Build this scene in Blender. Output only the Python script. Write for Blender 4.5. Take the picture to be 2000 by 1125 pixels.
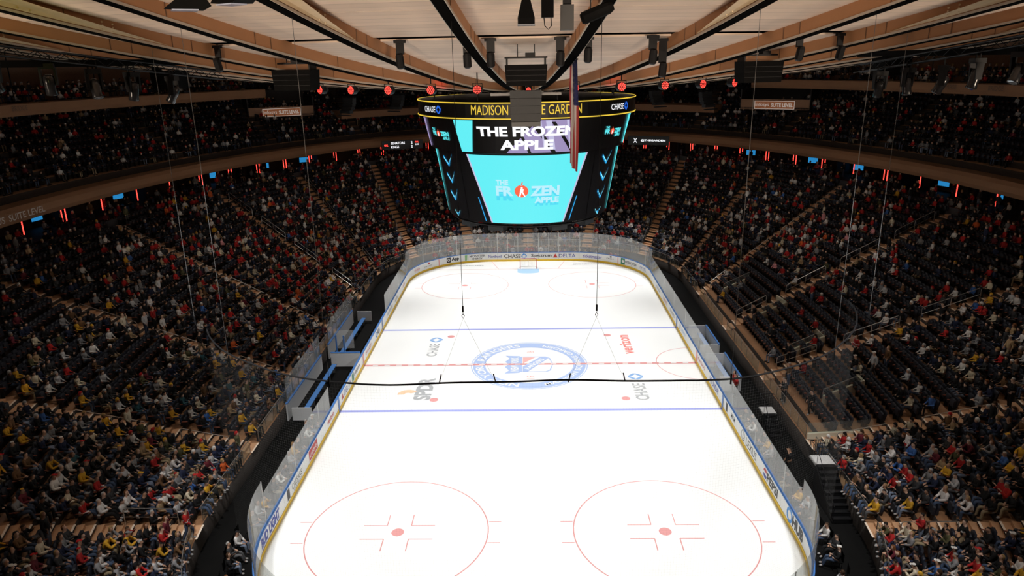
import bpy, bmesh, math, random
import numpy as np
from mathutils import Matrix, Vector, Quaternion
random.seed(7); rng = np.random.default_rng(7)
for _o in list(bpy.data.objects): bpy.data.objects.remove(_o)
scene = bpy.context.scene
COL = scene.collection
PI = math.pi

# ------------------------------------------------------------------ camera
CAM = np.array([0.031, -51.916, 22.519]); YAW, PITCH, ROLL, FPX = -0.02438, 0.30367, -0.01842, 1408.94
def cam_axes():
    f = np.array([math.sin(YAW)*math.cos(PITCH), math.cos(YAW)*math.cos(PITCH), -math.sin(PITCH)])
    r = np.array([math.cos(YAW), -math.sin(YAW), 0.]); u = np.cross(r, f)
    return r*math.cos(ROLL)+u*math.sin(ROLL), -r*math.sin(ROLL)+u*math.cos(ROLL), f
CR, CU, CF = cam_axes()
cd = bpy.data.cameras.new('camera'); cd.sensor_width = 36; cd.lens = FPX/2000*36; cd.clip_end = 500; cd.clip_start = .1
cam = bpy.data.objects.new('camera', cd); COL.objects.link(cam)
cam.matrix_world = Matrix(((CR[0],CU[0],-CF[0],CAM[0]),(CR[1],CU[1],-CF[1],CAM[1]),(CR[2],CU[2],-CF[2],CAM[2]),(0,0,0,1)))
scene.camera = cam
# ------------------------------------------------------------------ world, exposure
scene.view_settings.view_transform = 'Standard'; scene.view_settings.look = 'None'
scene.view_settings.gamma = 1; scene.view_settings.use_curve_mapping = False
scene.view_settings.exposure = 0.0
w = bpy.data.worlds.new('world'); scene.world = w; w.use_nodes = True
w.node_tree.nodes['Background'].inputs[0].default_value = (.9, .75, .6, 1)
w.node_tree.nodes['Background'].inputs[1].default_value = 0.0
# ------------------------------------------------------------------ sports floodlights in the roof, aimed at the ice
def flood(x, y, z, tx, ty, power, ang, blend, rad=.5, col=(1, .99, .97)):
    L = bpy.data.lights.new('sports_floodlight', 'SPOT'); L.energy = power; L.spot_size = math.radians(ang)
    L.spot_blend = blend; L.shadow_soft_size = rad; L.color = col
    o = bpy.data.objects.new('sports_floodlight', L); COL.objects.link(o)
    o.location = (x, y, z); o.rotation_euler = (Vector((tx, ty, 0))-Vector((x, y, z))).to_track_quat('-Z', 'Y').to_euler()
    return o
for sx in (-1, 1):
    for y, tx, ty, pw in ((-31, 6, -23, 13000), (-20, 6, -15, 9200), (-11, 3, -2.5, 10400), (11, 3, 2.5, 10400), (20, 6, 14, 10400), (30, 6, 26, 18000)):
        flood(sx*14.5, y, 22.0, sx*tx, ty, pw, 77 if y < 25 else 66, .9)
# unseen fill spots added to brighten the lower stands
for sx in (-1, 1):
    for y, pw in ((-28, 650), (-12, 1900), (6, 1800), (22, 900)):
        o = flood(sx*23, y, 22.6, sx*21, y, pw, 92, 1, .4, (1, .93, .84)); o.name = 'stand_fill'
# warm uplights without fixtures, added to brighten the ceiling
def uplight(x, y, z, tx, ty, tz, power, ang=95):
    L = bpy.data.lights.new('ceiling_fill', 'SPOT'); L.energy = power; L.spot_size = math.radians(ang); L.spot_blend = .9; L.shadow_soft_size = 1.2; L.color = (1, .80, .62)
    o = bpy.data.objects.new('ceiling_fill', L); COL.objects.link(o); o.location = (x, y, z)
    o.rotation_euler = (Vector((tx, ty, tz))-Vector((x, y, z))).to_track_quat('-Z', 'Y').to_euler()
for sx in (-1, 1):
    uplight(sx*7, -46.5, 20.8, sx*3, -22, 23.5, 8500, 60)
    uplight(sx*24, -36, 20.6, sx*7, -20, 23.5, 5200, 60)
# yellow-green gel lamp near the left truss
gl = flood(-13.5, -37.5, 21.6, 0, 0, 420, 50, .8, .15, (.95, .95, .25)); gl.name = 'gel_lamp'
gl.rotation_euler = (Vector((-15.2, -31.5, 24.2))-gl.location).to_track_quat('-Z', 'Y').to_euler()

# ------------------------------------------------------------------ materials
MATS = {}
def mat(name, col, rough=.6, metal=0, noise=0, nscale=5, emit=None, estr=1, spec=.5, bump=0, coord='Object'):
    if name in MATS: return MATS[name]
    m = bpy.data.materials.new(name); m.use_nodes = True; nt = m.node_tree; b = nt.nodes['Principled BSDF']
    b.inputs['Base Color'].default_value = (*col, 1); b.inputs['Roughness'].default_value = rough
    b.inputs['Metallic'].default_value = metal; b.inputs['Specular IOR Level'].default_value = spec
    if emit is not None:
        b.inputs['Emission Color'].default_value = (*emit, 1); b.inputs['Emission Strength'].default_value = estr
    if noise or bump:
        tc = nt.nodes.new('ShaderNodeTexCoord'); n = nt.nodes.new('ShaderNodeTexNoise')
        n.inputs['Scale'].default_value = nscale; n.inputs['Detail'].default_value = 4
        nt.links.new(tc.outputs[coord], n.inputs['Vector'])
        if noise:
            mx = nt.nodes.new('ShaderNodeMix'); mx.data_type = 'RGBA'
            mx.inputs['A'].default_value = (*[c*(1-noise) for c in col], 1); mx.inputs['B'].default_value = (*[min(1, c*(1+noise)) for c in col], 1)
            nt.links.new(n.outputs['Fac'], mx.inputs['Factor']); nt.links.new(mx.outputs['Result'], b.inputs['Base Color'])
        if bump:
            bp = nt.nodes.new('ShaderNodeBump'); bp.inputs['Strength'].default_value = bump; bp.inputs['Distance'].default_value = .02
            nt.links.new(n.outputs['Fac'], bp.inputs['Height']); nt.links.new(bp.outputs['Normal'], b.inputs['Normal'])
    MATS[name] = m; return m
def tint_mat(name, rough=.85, src='object', jersey=False, noise=.18, nscale=30, spec=.2):
    """colour from the object's own colour (individual things) or the mesh colour attribute (joined stuff)"""
    m = bpy.data.materials.new(name); m.use_nodes = True; nt = m.node_tree; b = nt.nodes['Principled BSDF']
    b.inputs['Roughness'].default_value = rough; b.inputs['Specular IOR Level'].default_value = spec
    if src == 'object': s = nt.nodes.new('ShaderNodeObjectInfo'); cs = s.outputs['Color']
    else: s = nt.nodes.new('ShaderNodeAttribute'); s.attribute_name = 'col'; cs = s.outputs['Color']
    tc = nt.nodes.new('ShaderNodeTexCoord')
    if jersey:
        sp = nt.nodes.new('ShaderNodeSeparateXYZ'); nt.links.new(tc.outputs['Generated'], sp.inputs[0])
        ramp = nt.nodes.new('ShaderNodeValToRGB'); ramp.color_ramp.interpolation = 'CONSTANT'
        e = ramp.color_ramp.elements; e[0].position = 0; e[0].color = (0, 0, 0, 1); e[1].position = .07; e[1].color = (1, 1, 1, 1)
        for p, v in ((.17, 0), (.42, 1), (.50, 0)): q = e.new(p); q.color = (v, v, v, 1)
        nt.links.new(sp.outputs['Z'], ramp.inputs['Fac'])
        mj = nt.nodes.new('ShaderNodeMix'); mj.data_type = 'RGBA'; mj.inputs['B'].default_value = (.7, .7, .68, 1)
        nt.links.new(ramp.outputs['Color'], mj.inputs['Factor']); nt.links.new(cs, mj.inputs['A']); cs = mj.outputs['Result']
    n = nt.nodes.new('ShaderNodeTexNoise'); n.inputs['Scale'].default_value = nscale; nt.links.new(tc.outputs['Object'], n.inputs['Vector'])
    mr = nt.nodes.new('ShaderNodeMapRange'); mr.inputs['To Min'].default_value = 1-noise; mr.inputs['To Max'].default_value = 1+noise
    nt.links.new(n.outputs['Fac'], mr.inputs['Value'])
    mx = nt.nodes.new('ShaderNodeVectorMath'); mx.operation = 'SCALE'
    nt.links.new(cs, mx.inputs[0]); nt.links.new(mr.outputs['Result'], mx.inputs['Scale']); nt.links.new(mx.outputs['Vector'], b.inputs['Base Color'])
    MATS[name] = m; return m
def emis(name, col, s): return mat(name, (.01, .01, .01), .5, emit=col, estr=s)

ICE = mat('ice', (.93, .95, .95), .16, noise=.02, nscale=.25, spec=.35)
WHITE = mat('board_white', (.90, .91, .90), .4)
KICK = mat('kick_yellow', (.92, .60, .035), .5)
CAPBLUE = mat('cap_blue', (.06, .20, .55), .4)
BLACK = mat('black', (.005, .005, .005), .75, noise=.3, spec=.08)
BLACKM = mat('black_metal', (.008, .008, .009), .5, spec=.2)
SOFFIT = mat('soffit_black', (.006, .006, .006), .9, spec=0)
CLOTH = mat('black_drape', (.006, .006, .006), .95, noise=.3)
STEEL = mat('brushed_steel', (.55, .54, .52), .35, metal=.9)
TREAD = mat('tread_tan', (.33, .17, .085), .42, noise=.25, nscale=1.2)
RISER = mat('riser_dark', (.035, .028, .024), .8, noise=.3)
STEP = mat('step_tan', (.55, .31, .17), .5, noise=.2, nscale=2.5)
NOSE = mat('step_nosing', (.85, .72, .60), .5)
FLOORM = mat('event_floor_black', (.0045, .0045, .0045), .8, noise=.4, nscale=.8, spec=.1)
PANEL = mat('ceiling_cream', (.80, .63, .50), .75, noise=.10, nscale=.9)
def plank_lines(m, step=.42, dark=.80):
    nt = m.node_tree; b = nt.nodes['Principled BSDF']; src = b.inputs['Base Color'].links[0].from_socket
    tc = nt.nodes.new('ShaderNodeTexCoord'); sp = nt.nodes.new('ShaderNodeSeparateXYZ'); nt.links.new(tc.outputs['Object'], sp.inputs[0])
    q = nt.nodes.new('ShaderNodeMath'); q.operation = 'DIVIDE'; q.inputs[1].default_value = step; nt.links.new(sp.outputs['Y'], q.inputs[0])
    f = nt.nodes.new('ShaderNodeMath'); f.operation = 'FRACT'; nt.links.new(q.outputs[0], f.inputs[0])
    g = nt.nodes.new('ShaderNodeMath'); g.operation = 'LESS_THAN'; g.inputs[1].default_value = .09; nt.links.new(f.outputs[0], g.inputs[0])
    n = nt.nodes.new('ShaderNodeTexWhiteNoise'); n.noise_dimensions = '1D'; fl = nt.nodes.new('ShaderNodeMath'); fl.operation = 'FLOOR'; nt.links.new(q.outputs[0], fl.inputs[0]); nt.links.new(fl.outputs[0], n.inputs['W'])
    mr = nt.nodes.new('ShaderNodeMapRange'); mr.inputs['To Min'].default_value = .90; mr.inputs['To Max'].default_value = 1.05; nt.links.new(n.outputs['Value'], mr.inputs['Value'])
    k = nt.nodes.new('ShaderNodeMath'); k.operation = 'MULTIPLY_ADD'; k.inputs[1].default_value = dark-1; nt.links.new(g.outputs[0], k.inputs[0]); nt.links.new(mr.outputs['Result'], k.inputs[2])
    v = nt.nodes.new('ShaderNodeVectorMath'); v.operation = 'SCALE'; nt.links.new(src, v.inputs[0]); nt.links.new(k.outputs[0], v.inputs['Scale']); nt.links.new(v.outputs['Vector'], b.inputs['Base Color'])
plank_lines(PANEL)
WEB = mat('rib_orange', (.44, .215, .10), .6, noise=.12, nscale=1.1)
HAUNCH = mat('haunch_cream', (.66, .50, .30), .6, noise=.1)
TRIM = mat('rib_white_edge', (.52, .44, .36), .5)
DECK = mat('roof_deck_dark', (.015, .012, .010), .9)
FASC = mat('fascia_brown', (.36, .19, .10), .55, noise=.1, nscale=.6)
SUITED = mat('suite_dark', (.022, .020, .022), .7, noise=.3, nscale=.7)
BANDG = mat('parapet_slate', (.045, .048, .055), .55, noise=.2)
CONC = mat('pale_concrete', (.62, .58, .46), .6, noise=.12, nscale=1.5)
WALLD = mat('arena_wall_dark', (.02, .016, .014), .9)
RED_E = emis('red_led', (1, .05, .035), 3.0)
TV_E = emis('tv_blue', (.03, .33, .75), .65)
CYAN_E = emis('screen_cyan', (.12, .86, .92), 1.0)
NEONB = emis('screen_neon_blue', (.02, .42, .9), .9)
BLK_E = mat('screen_black', (.006, .006, .007), .35)
WHT_E = emis('screen_white', (.95, .96, 1), 1.1)
YEL_E = emis('screen_yellow', (1, .68, .06), .9)
PUR_E = emis('screen_lilac', (.37, .30, .55), .9)
LIL_E = emis('screen_pale_lilac', (.62, .6, .85), .9)
APPLE_E = emis('screen_apple_red', (1, .12, .05), 1.0)
CHB_E = emis('screen_logo_blue', (.02, .14, .75), 1.0)
DCY_E = emis('screen_deep_cyan', (.03, .55, .75), 1.0)
def glass_mat(name, haze=.10, tint=(.97, .985, .98)):
    m = bpy.data.materials.new(name); m.use_nodes = True; nt = m.node_tree; nt.nodes.clear()
    out = nt.nodes.new('ShaderNodeOutputMaterial'); t = nt.nodes.new('ShaderNodeBsdfTransparent'); t.inputs[0].default_value = (*tint, 1)
    g = nt.nodes.new('ShaderNodeBsdfGlossy'); g.inputs['Roughness'].default_value = .04; d = nt.nodes.new('ShaderNodeBsdfDiffuse'); d.inputs[0].default_value = (.9, .9, .9, 1)
    fc = nt.nodes.new('ShaderNodeLayerWeight'); fc.inputs['Blend'].default_value = .5; pw = nt.nodes.new('ShaderNodeMath'); pw.operation = 'POWER'; pw.inputs[1].default_value = 5; nt.links.new(fc.outputs['Facing'], pw.inputs[0])
    lw = nt.nodes.new('ShaderNodeMath'); lw.operation = 'MULTIPLY_ADD'; lw.inputs[1].default_value = .45; lw.inputs[2].default_value = .03; nt.links.new(pw.outputs[0], lw.inputs[0])
    a = nt.nodes.new('ShaderNodeMixShader'); b = nt.nodes.new('ShaderNodeMixShader')
    nz = nt.nodes.new('ShaderNodeTexNoise'); nz.inputs['Scale'].default_value = 1.5; tc = nt.nodes.new('ShaderNodeTexCoord')
    nt.links.new(tc.outputs['Object'], nz.inputs['Vector'])
    mr = nt.nodes.new('ShaderNodeMapRange'); mr.inputs['To Min'].default_value = haze*.6; mr.inputs['To Max'].default_value = haze*1.4
    nt.links.new(nz.outputs['Fac'], mr.inputs['Value'])
    nt.links.new(mr.outputs['Result'], a.inputs[0]); nt.links.new(t.outputs[0], a.inputs[1]); nt.links.new(d.outputs[0], a.inputs[2])
    nt.links.new(lw.outputs[0], b.inputs[0]); nt.links.new(a.outputs[0], b.inputs[1]); nt.links.new(g.outputs[0], b.inputs[2])
    nt.links.new(b.outputs[0], out.inputs[0]); MATS[name] = m; return m
GLASS = glass_mat('rink_glass', .16)
GLASS2 = glass_mat('rail_glass', .06, (.9, .95, .93))

# ------------------------------------------------------------------ builders
class MB:
    def __init__(s): s.v = []; s.f = []; s.m = []
    def add(s, vs, fs, mi=0):
        o = len(s.v); s.v += [tuple(map(float, p)) for p in vs]
        for f in fs: s.f.append(tuple(o+i for i in f)); s.m.append(mi)
        return s
    def box(s, c, d, rz=0, mi=0, M=None):
        x, y, z = d[0]/2, d[1]/2, d[2]/2; ca, sa = math.cos(rz), math.sin(rz); vs = []
        for dx, dy, dz in ((-x,-y,-z),(x,-y,-z),(x,y,-z),(-x,y,-z),(-x,-y,z),(x,-y,z),(x,y,z),(-x,y,z)):
            p = (c[0]+dx*ca-dy*sa, c[1]+dx*sa+dy*ca, c[2]+dz)
            vs.append(tuple(M @ Vector(p)) if M else p)
        return s.add(vs, [(0,3,2,1),(4,5,6,7),(0,1,5,4),(1,2,6,5),(2,3,7,6),(3,0,4,7)], mi)
    def tube(s, pts, r, n=6, mi=0, caps=True, r2=None):
        P = [Vector(p) for p in pts]; rings = []; up0 = None
        for i, p in enumerate(P):
            t = (P[min(i+1, len(P)-1)]-P[max(i-1, 0)]).normalized()
            if up0 is None: up0 = Vector((0, 0, 1)) if abs(t.z) < .9 else Vector((1, 0, 0))
            a = t.cross(up0)
            if a.length < 1e-4: a = t.orthogonal()
            a.normalize(); b = a.cross(t); rr = r if r2 is None else r+(r2-r)*i/(len(P)-1)
            rings.append([p+a*(rr*math.cos(2*PI*k/n))+b*(rr*math.sin(2*PI*k/n)) for k in range(n)])
        vs = [q for R_ in rings for q in R_]; fs = []
        for i in range(len(P)-1):
            for k in range(n): fs.append((i*n+k, i*n+(k+1) % n, (i+1)*n+(k+1) % n, (i+1)*n+k))
        if caps: fs += [tuple(range(n)), tuple(reversed(range((len(P)-1)*n, len(P)*n)))]
        return s.add(vs, fs, mi)
    def lathe(s, prof, n=12, M=None, mi=0):
        vs = []; fs = []
        for r, z in prof:
            for k in range(n):
                p = Vector((r*math.cos(2*PI*k/n), r*math.sin(2*PI*k/n), z)); vs.append(M @ p if M else p)
        for i in range(len(prof)-1):
            for k in range(n): fs.append((i*n+k, i*n+(k+1) % n, (i+1)*n+(k+1) % n, (i+1)*n+k))
        fs += [tuple(reversed(range(n))), tuple(range((len(prof)-1)*n, len(prof)*n))]
        return s.add(vs, fs, mi)
    def prism(s, poly, z0, z1, M=None, mi=0):
        n = len(poly); vs = [Vector((p[0], p[1], z0)) for p in poly]+[Vector((p[0], p[1], z1)) for p in poly]
        if M: vs = [M @ v for v in vs]
        fs = [tuple(reversed(range(n))), tuple(range(n, 2*n))]+[(k, (k+1) % n, n+(k+1) % n, n+k) for k in range(n)]
        return s.add(vs, fs, mi)
    def mesh(s, name, mats, smooth=False):
        me = bpy.data.meshes.new(name); me.from_pydata(s.v, [], s.f)
        for m in (mats if isinstance(mats, (list, tuple)) else [mats]): me.materials.append(m)
        if any(s.m): me.polygons.foreach_set('material_index', s.m)
        if smooth: me.polygons.foreach_set('use_smooth', [True]*len(s.f))
        me.update(); return me
    def build(s, name, mats, parent=None, smooth=False):
        return put(name, s.mesh(name, mats, smooth), parent)
def put(name, me, parent=None, M=None):
    o = bpy.data.objects.new(name, me); COL.objects.link(o)
    if parent is not None: o.parent = parent
    if M is not None: o.matrix_local = M
    return o
def tag(o, label=None, cat=None, group=None, kind=None):
    if label: o['label'] = label
    if cat: o['category'] = cat
    if group: o['group'] = group
    if kind: o['kind'] = kind
    return o
def empty(name, loc=(0, 0, 0), rz=0, **k):
    o = bpy.data.objects.new(name, None); COL.objects.link(o); o.location = loc; o.rotation_euler = (0, 0, rz); o.empty_display_size = .2
    return tag(o, **k)
def np_mesh(name, V, F, mats, col=None, mi=None):
    """V (n,3), F (m,k) index array of equal-size faces"""
    me = bpy.data.meshes.new(name); n, m, k = len(V), len(F), F.shape[1]
    me.vertices.add(n); me.vertices.foreach_set('co', np.asarray(V, np.float32).ravel())
    me.loops.add(m*k); me.loops.foreach_set('vertex_index', np.asarray(F, np.int32).ravel())
    me.polygons.add(m); me.polygons.foreach_set('loop_start', np.arange(0, m*k, k, dtype=np.int32)); me.polygons.foreach_set('loop_total', np.full(m, k, np.int32))
    for q in (mats if isinstance(mats, (list, tuple)) else [mats]): me.materials.append(q)
    if mi is not None: me.polygons.foreach_set('material_index', np.asarray(mi, np.int32))
    if col is not None:
        a = me.attributes.new('col', 'FLOAT_COLOR', 'POINT'); a.data.foreach_set('color', np.c_[col, np.ones(n)].astype(np.float32).ravel())
    me.update(); me.validate(); return me
def ordinal(n):
    W = ['first','second','third','fourth','fifth','sixth','seventh','eighth','ninth','tenth','eleventh','twelfth','thirteenth','fourteenth','fifteenth','sixteenth','seventeenth','eighteenth','nineteenth','twentieth']
    T = {20:'twenty',30:'thirty',40:'forty',50:'fifty',60:'sixty'}
    if n <= 20: return W[n-1]
    t = n//10*10; return ({30:'thirtieth',40:'fortieth',50:'fiftieth',60:'sixtieth'}.get(n) or T[t]+'-'+W[n-t-1])
# flat lettering: triangles of a text in its own plane, (x right, y up), centred
_TXT = {}
def text_geo(s, h=1, width=None, bold=0, shear=0, align='CENTER', cut=None):
    key = (s, bold, shear)
    if key not in _TXT:
        cu = bpy.data.curves.new('lettering', 'FONT'); cu.body = s; cu.size = 1; cu.offset = bold; cu.shear = shear; cu.resolution_u = 3
        o = bpy.data.objects.new('lettering', cu); COL.objects.link(o)
        bpy.context.view_layer.update(); dg = bpy.context.evaluated_depsgraph_get(); me = bpy.data.meshes.new_from_object(o.evaluated_get(dg))
        V = np.array([v.co[:2] for v in me.vertices]); F = [tuple(p.vertices) for p in me.polygons]
        bpy.data.objects.remove(o); bpy.data.curves.remove(cu); bpy.data.meshes.remove(me); _TXT[key] = (V, F)
    V, F = _TXT[key]; V = V.copy(); V -= V.min(0); ext = V.max(0)
    V[:, 1] *= h/ext[1]; V[:, 0] *= (width if width else ext[0]*h/ext[1])/ext[0]
    if align == 'CENTER': V[:, 0] -= V[:, 0].max()/2
    V[:, 1] -= h/2
    return V, F
def decal(name, geo, fn, material, parent=None):
    """map flat (x,y) geometry through fn to 3-D"""
    V, F = geo; mb = MB(); mb.add([fn(float(x), float(y)) for x, y in V], F); return mb.build(name, material, parent)
def rect_geo(w, h, nx=1, cx=0, cy=0):
    V = []; F = []
    for i in range(nx+1):
        x = cx-w/2+w*i/nx; V += [(x, cy-h/2), (x, cy+h/2)]
    for i in range(nx): F.append((2*i, 2*i+2, 2*i+3, 2*i+1))
    return np.array(V), F
def quad_geo(bl, br, tr, tl, nx=8, ny=2):
    V = []; F = []
    for j in range(ny+1):
        for i in range(nx+1):
            a, b = i/nx, j/ny
            V.append(tuple((bl[k]*(1-a)+br[k]*a)*(1-b)+(tl[k]*(1-a)+tr[k]*a)*b for k in (0, 1)))
    for j in range(ny):
        for i in range(nx): q = j*(nx+1)+i; F.append((q, q+1, q+nx+2, q+nx+1))
    return np.array(V), F
def disc_geo(cx, cy, rx, ry, n=24): return np.array([(cx+rx*math.cos(2*PI*i/n), cy+ry*math.sin(2*PI*i/n)) for i in range(n)]), [tuple(range(n))]
def ring_geo(cx, cy, r0, r1, a0=0, a1=2*PI, n=48):
    V = []; F = []
    for i in range(n+1):
        a = a0+(a1-a0)*i/n; V += [(cx+r0*math.cos(a), cy+r0*math.sin(a)), (cx+r1*math.cos(a), cy+r1*math.sin(a))]
    for i in range(n): F.append((2*i, 2*i+1, 2*i+3, 2*i+2))
    return np.array(V), F
def merge_geo(*gs):
    V = []; F = []
    for v, f in gs:
        o = len(V); V += [tuple(p) for p in v]; F += [tuple(o+i for i in q) for q in f]
    return np.array(V), F
def shift_geo(g, dx=0, dy=0): return np.array(g[0])+np.array([dx, dy]), g[1]
def visible(p, mx=60, my=60):
    d = np.array(p)-CAM; z = d @ CF
    if z < 1: return False
    x, y = 1000+FPX*(d @ CR)/z, 562.5-FPX*(d @ CU)/z
    return -mx < x < 2000+mx and -my < y < 1125+my
def pix(p):
    d = np.array(p)-CAM; z = d @ CF
    return 1000+FPX*(d @ CR)/z, 562.5-FPX*(d @ CU)/z
# ------------------------------------------------------------------ rink outline
HX, HY, RC = 12.954, 30.48, 8.53
_segs = [('l', (HX, 0), (0, 1), HY-RC), ('a', (HX-RC, HY-RC), 0, RC*PI/2), ('l', (HX-RC, HY), (-1, 0), 2*(HX-RC)), ('a', (-HX+RC, HY-RC), PI/2, RC*PI/2),
         ('l', (-HX, HY-RC), (0, -1), 2*(HY-RC)), ('a', (-HX+RC, -HY+RC), PI, RC*PI/2), ('l', (-HX+RC, -HY), (1, 0), 2*(HX-RC)), ('a', (HX-RC, -HY+RC), 1.5*PI, RC*PI/2), ('l', (HX, -HY+RC), (0, 1), HY-RC)]
PERIM = sum(q[3] for q in _segs)
def rink(s, off=0):
    """point on the dasher line at arc length s (counter-clockwise from the middle of the right side), pushed outwards by off"""
    s %= PERIM
    for k, a, b, L in _segs:
        if s <= L+1e-9: break
        s -= L
    if k == 'l': nx, ny = b[1], -b[0]; return a[0]+b[0]*s+nx*off, a[1]+b[1]*s+ny*off, nx, ny
    t = b+s/RC; return a[0]+(RC+off)*math.cos(t), a[1]+(RC+off)*math.sin(t), math.cos(t), math.sin(t)
SIDE = HY-RC; QA = RC*PI/2; END = 2*(HX-RC)
def s_of(side, y):                      # arc length of a point on a straight side
    return (y if y >= 0 else PERIM+y) if side > 0 else SIDE+QA+END+QA+(SIDE-y)
S_FAR = SIDE+QA+END/2                   # middle of the far end
SL = [PERIM*i/260 for i in range(260)]
# ------------------------------------------------------------------ ice and floor
mb = MB(); mb.add([(*rink(s)[:2], 0) for s in SL], [tuple(range(len(SL)))]); ice = tag(mb.build('ice_sheet', ICE), 'white ice sheet inside the boards', None, None, 'structure')
mb = MB(); mb.add([(-60, -75, -.03), (60, -75, -.03), (60, 75, -.03), (-60, 75, -.03)], [(0, 1, 2, 3)]); floor = tag(mb.build('floor', FLOORM), 'black event floor around the rink', None, None, 'structure')
P_RED = mat('ice_paint_red', (.74, .34, .34), .3); P_BLUE = mat('ice_paint_blue', (.36, .40, .80), .3); P_LBLUE = mat('ice_paint_crease', (.42, .66, .90), .3)
P_CREST = mat('ice_paint_crest_blue', (.44, .57, .86), .3); P_CRED = mat('ice_paint_crest_red', (.93, .50, .48), .3); P_W = mat('ice_paint_white', (.93, .95, .95), .2)
P_GREY = mat('ice_paint_grey', (.42, .44, .46), .3); P_VRED = mat('ice_paint_logo_red', (.86, .26, .24), .3); P_LOGOB = mat('ice_paint_logo_blue', (.25, .45, .78), .3); P_ORANGE = mat('ice_paint_orange', (.9, .6, .4), .3)
def on_ice(z): return lambda x, y: (x, y, z)
def mark(name, geo, m, z=.004): return decal(name, geo, on_ice(z), m, ice)
for y in (7.77, -7.77): mark('blue_line', rect_geo(2*HX, .305, 1, 0, y), P_BLUE)
mark('centre_line', rect_geo(2*HX, .305, 1, 0, 0), P_RED, .010)
mark('centre_line_dashes', merge_geo(*[rect_geo(.42, .14, 1, -HX+.9+i*.93, 0) for i in range(27)]), P_W, .014)
for y in (27.13, -27.13):
    hw = 12.954-8.53+math.sqrt(8.53**2-(27.13-21.95)**2); mark('goal_line', rect_geo(2*hw, .06, 1, 0, y), P_RED)
    sg = 1 if y > 0 else -1
    mark('goal_crease', merge_geo(quad_geo((-1.22, y-sg*1.37), (1.22, y-sg*1.37), (1.22, y), (-1.22, y), 1, 1), (np.array([(1.83*math.cos(a), y-sg*1.37-sg*.46*math.sin(a)) for a in np.linspace(0, PI, 15)])*np.array([1.22/1.83, 1]), [tuple(range(15))])), P_LBLUE, .006)
    for sx in (-1, 1): mark('trapezoid_line', quad_geo((sx*3.35, y), (sx*3.41, y), (sx*4.33, sg*30.46), (sx*4.27, sg*30.46), 1, 1), P_RED)
for sx in (-1, 1):
    for sy in (-1, 1):
        cx, cy = sx*6.71, sy*21.03
        mark('faceoff_circle', ring_geo(cx, cy, 4.54, 4.60, n=72), P_RED); mark('faceoff_spot', disc_geo(cx, cy, .32, .32), P_RED)
        g = []
        for a in (-1, 1):
            for b in (-1, 1):
                g += [rect_geo(1.2, .055, 1, cx+a*(.62+.6), cy+b*.55), rect_geo(.055, .92, 1, cx+a*.62, cy+b*(.55+.46))]
            for b in (-1, 1): g.append(rect_geo(.62, .055, 1, cx+a*(4.57+.31), cy+b*.85))
        mark('faceoff_marks', merge_geo(*g), P_RED)
        mark('neutral_spot', disc_geo(sx*6.71, sy*6.1, .31, .31), P_RED)
mark('referee_crease', ring_geo(HX, 0, 3.02, 3.08, PI/2, 1.5*PI, 32), P_RED)
# painted crest: built upright, turned a quarter so that its top points to the left boards
def crest(z): return lambda x, y: (-y, x, z)
def cmark(name, geo, m, z): return decal(name, geo, crest(z), m, ice)
def arc_text(s, R, mid, span, h, outward=True, bold=.02):
    V, F = text_geo(s, h, None, bold); V = V.copy(); L = V[:, 0].max()-V[:, 0].min(); V[:, 0] *= span*R/L
    out = []
    for x, y in V:
        if outward: a = mid-x/R; r = R+y
        else: a = mid+x/R; r = R-y
        out.append((r*math.cos(a), r*math.sin(a)))
    return np.array(out), F
cmark('crest_ring', merge_geo(ring_geo(0, 0, 3.42, 4.38, n=96), ring_geo(0, 0, 4.46, 4.54, n=96)), P_CREST, .006)
cmark('crest_ring_lettering', arc_text('NEW YORK RANGERS', 3.9, PI/2, 2.75, .62), P_W, .009)
cmark('crest_ring_lettering', arc_text('MADISON SQUARE GARDEN', 3.9, -PI/2, 2.55, .5, False), P_W, .009)
sh = [(-1.75, 1.9), (-1.15, 1.55), (-.5, 1.9), (0, 1.6), (.5, 1.9), (1.15, 1.55), (1.75, 1.9), (1.62, .75), (1.5, .7), (1.5, -1.3), (1.2, -1.65), (.3, -1.8), (0, -1.95), (-.3, -1.8), (-1.2, -1.65), (-1.5, -1.3), (-1.5, .7), (-1.62, .75)]
def poly_geo(p): return np.array(p), [tuple(range(len(p)))]
cmark('crest_shield', poly_geo(sh), P_CREST, .006)
cmark('crest_shield_field', poly_geo([(-1.4, .55), (1.4, .55), (1.4, -1.25), (1.1, -1.55), (0, -1.8), (-1.1, -1.55), (-1.4, -1.25)]), P_W, .008)
cmark('crest_red_field', poly_geo([(0.1, .5), (1.36, .5), (1.36, -.5)]), P_CRED, .010)
cmark('crest_band', poly_geo([(-1.4, .5), (-.45, .5), (1.4, -.85), (1.4, -1.3), (1.1, -1.5), (-1.4, .1)]), P_CREST, .011)
V, F = text_geo('RANGERS', .42, 2.35, .03); a = -math.atan2(1.5, 2.3); cmark('crest_lettering', (np.array([(x*math.cos(a)-y*math.sin(a)+.05, x*math.sin(a)+y*math.cos(a)-.42) for x, y in V]), F), P_W, .013)
cmark('crest_lettering', shift_geo(text_geo('NEW YORK', .62, 2.7, .03), 0, 1.13), P_W, .009)
cmark('crest_year', shift_geo(text_geo('19', .6, .5), -2.45, -.1), P_CRED, .008); cmark('crest_year', shift_geo(text_geo('26', .6, .5), 2.45, -.1), P_CRED, .008)
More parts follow.
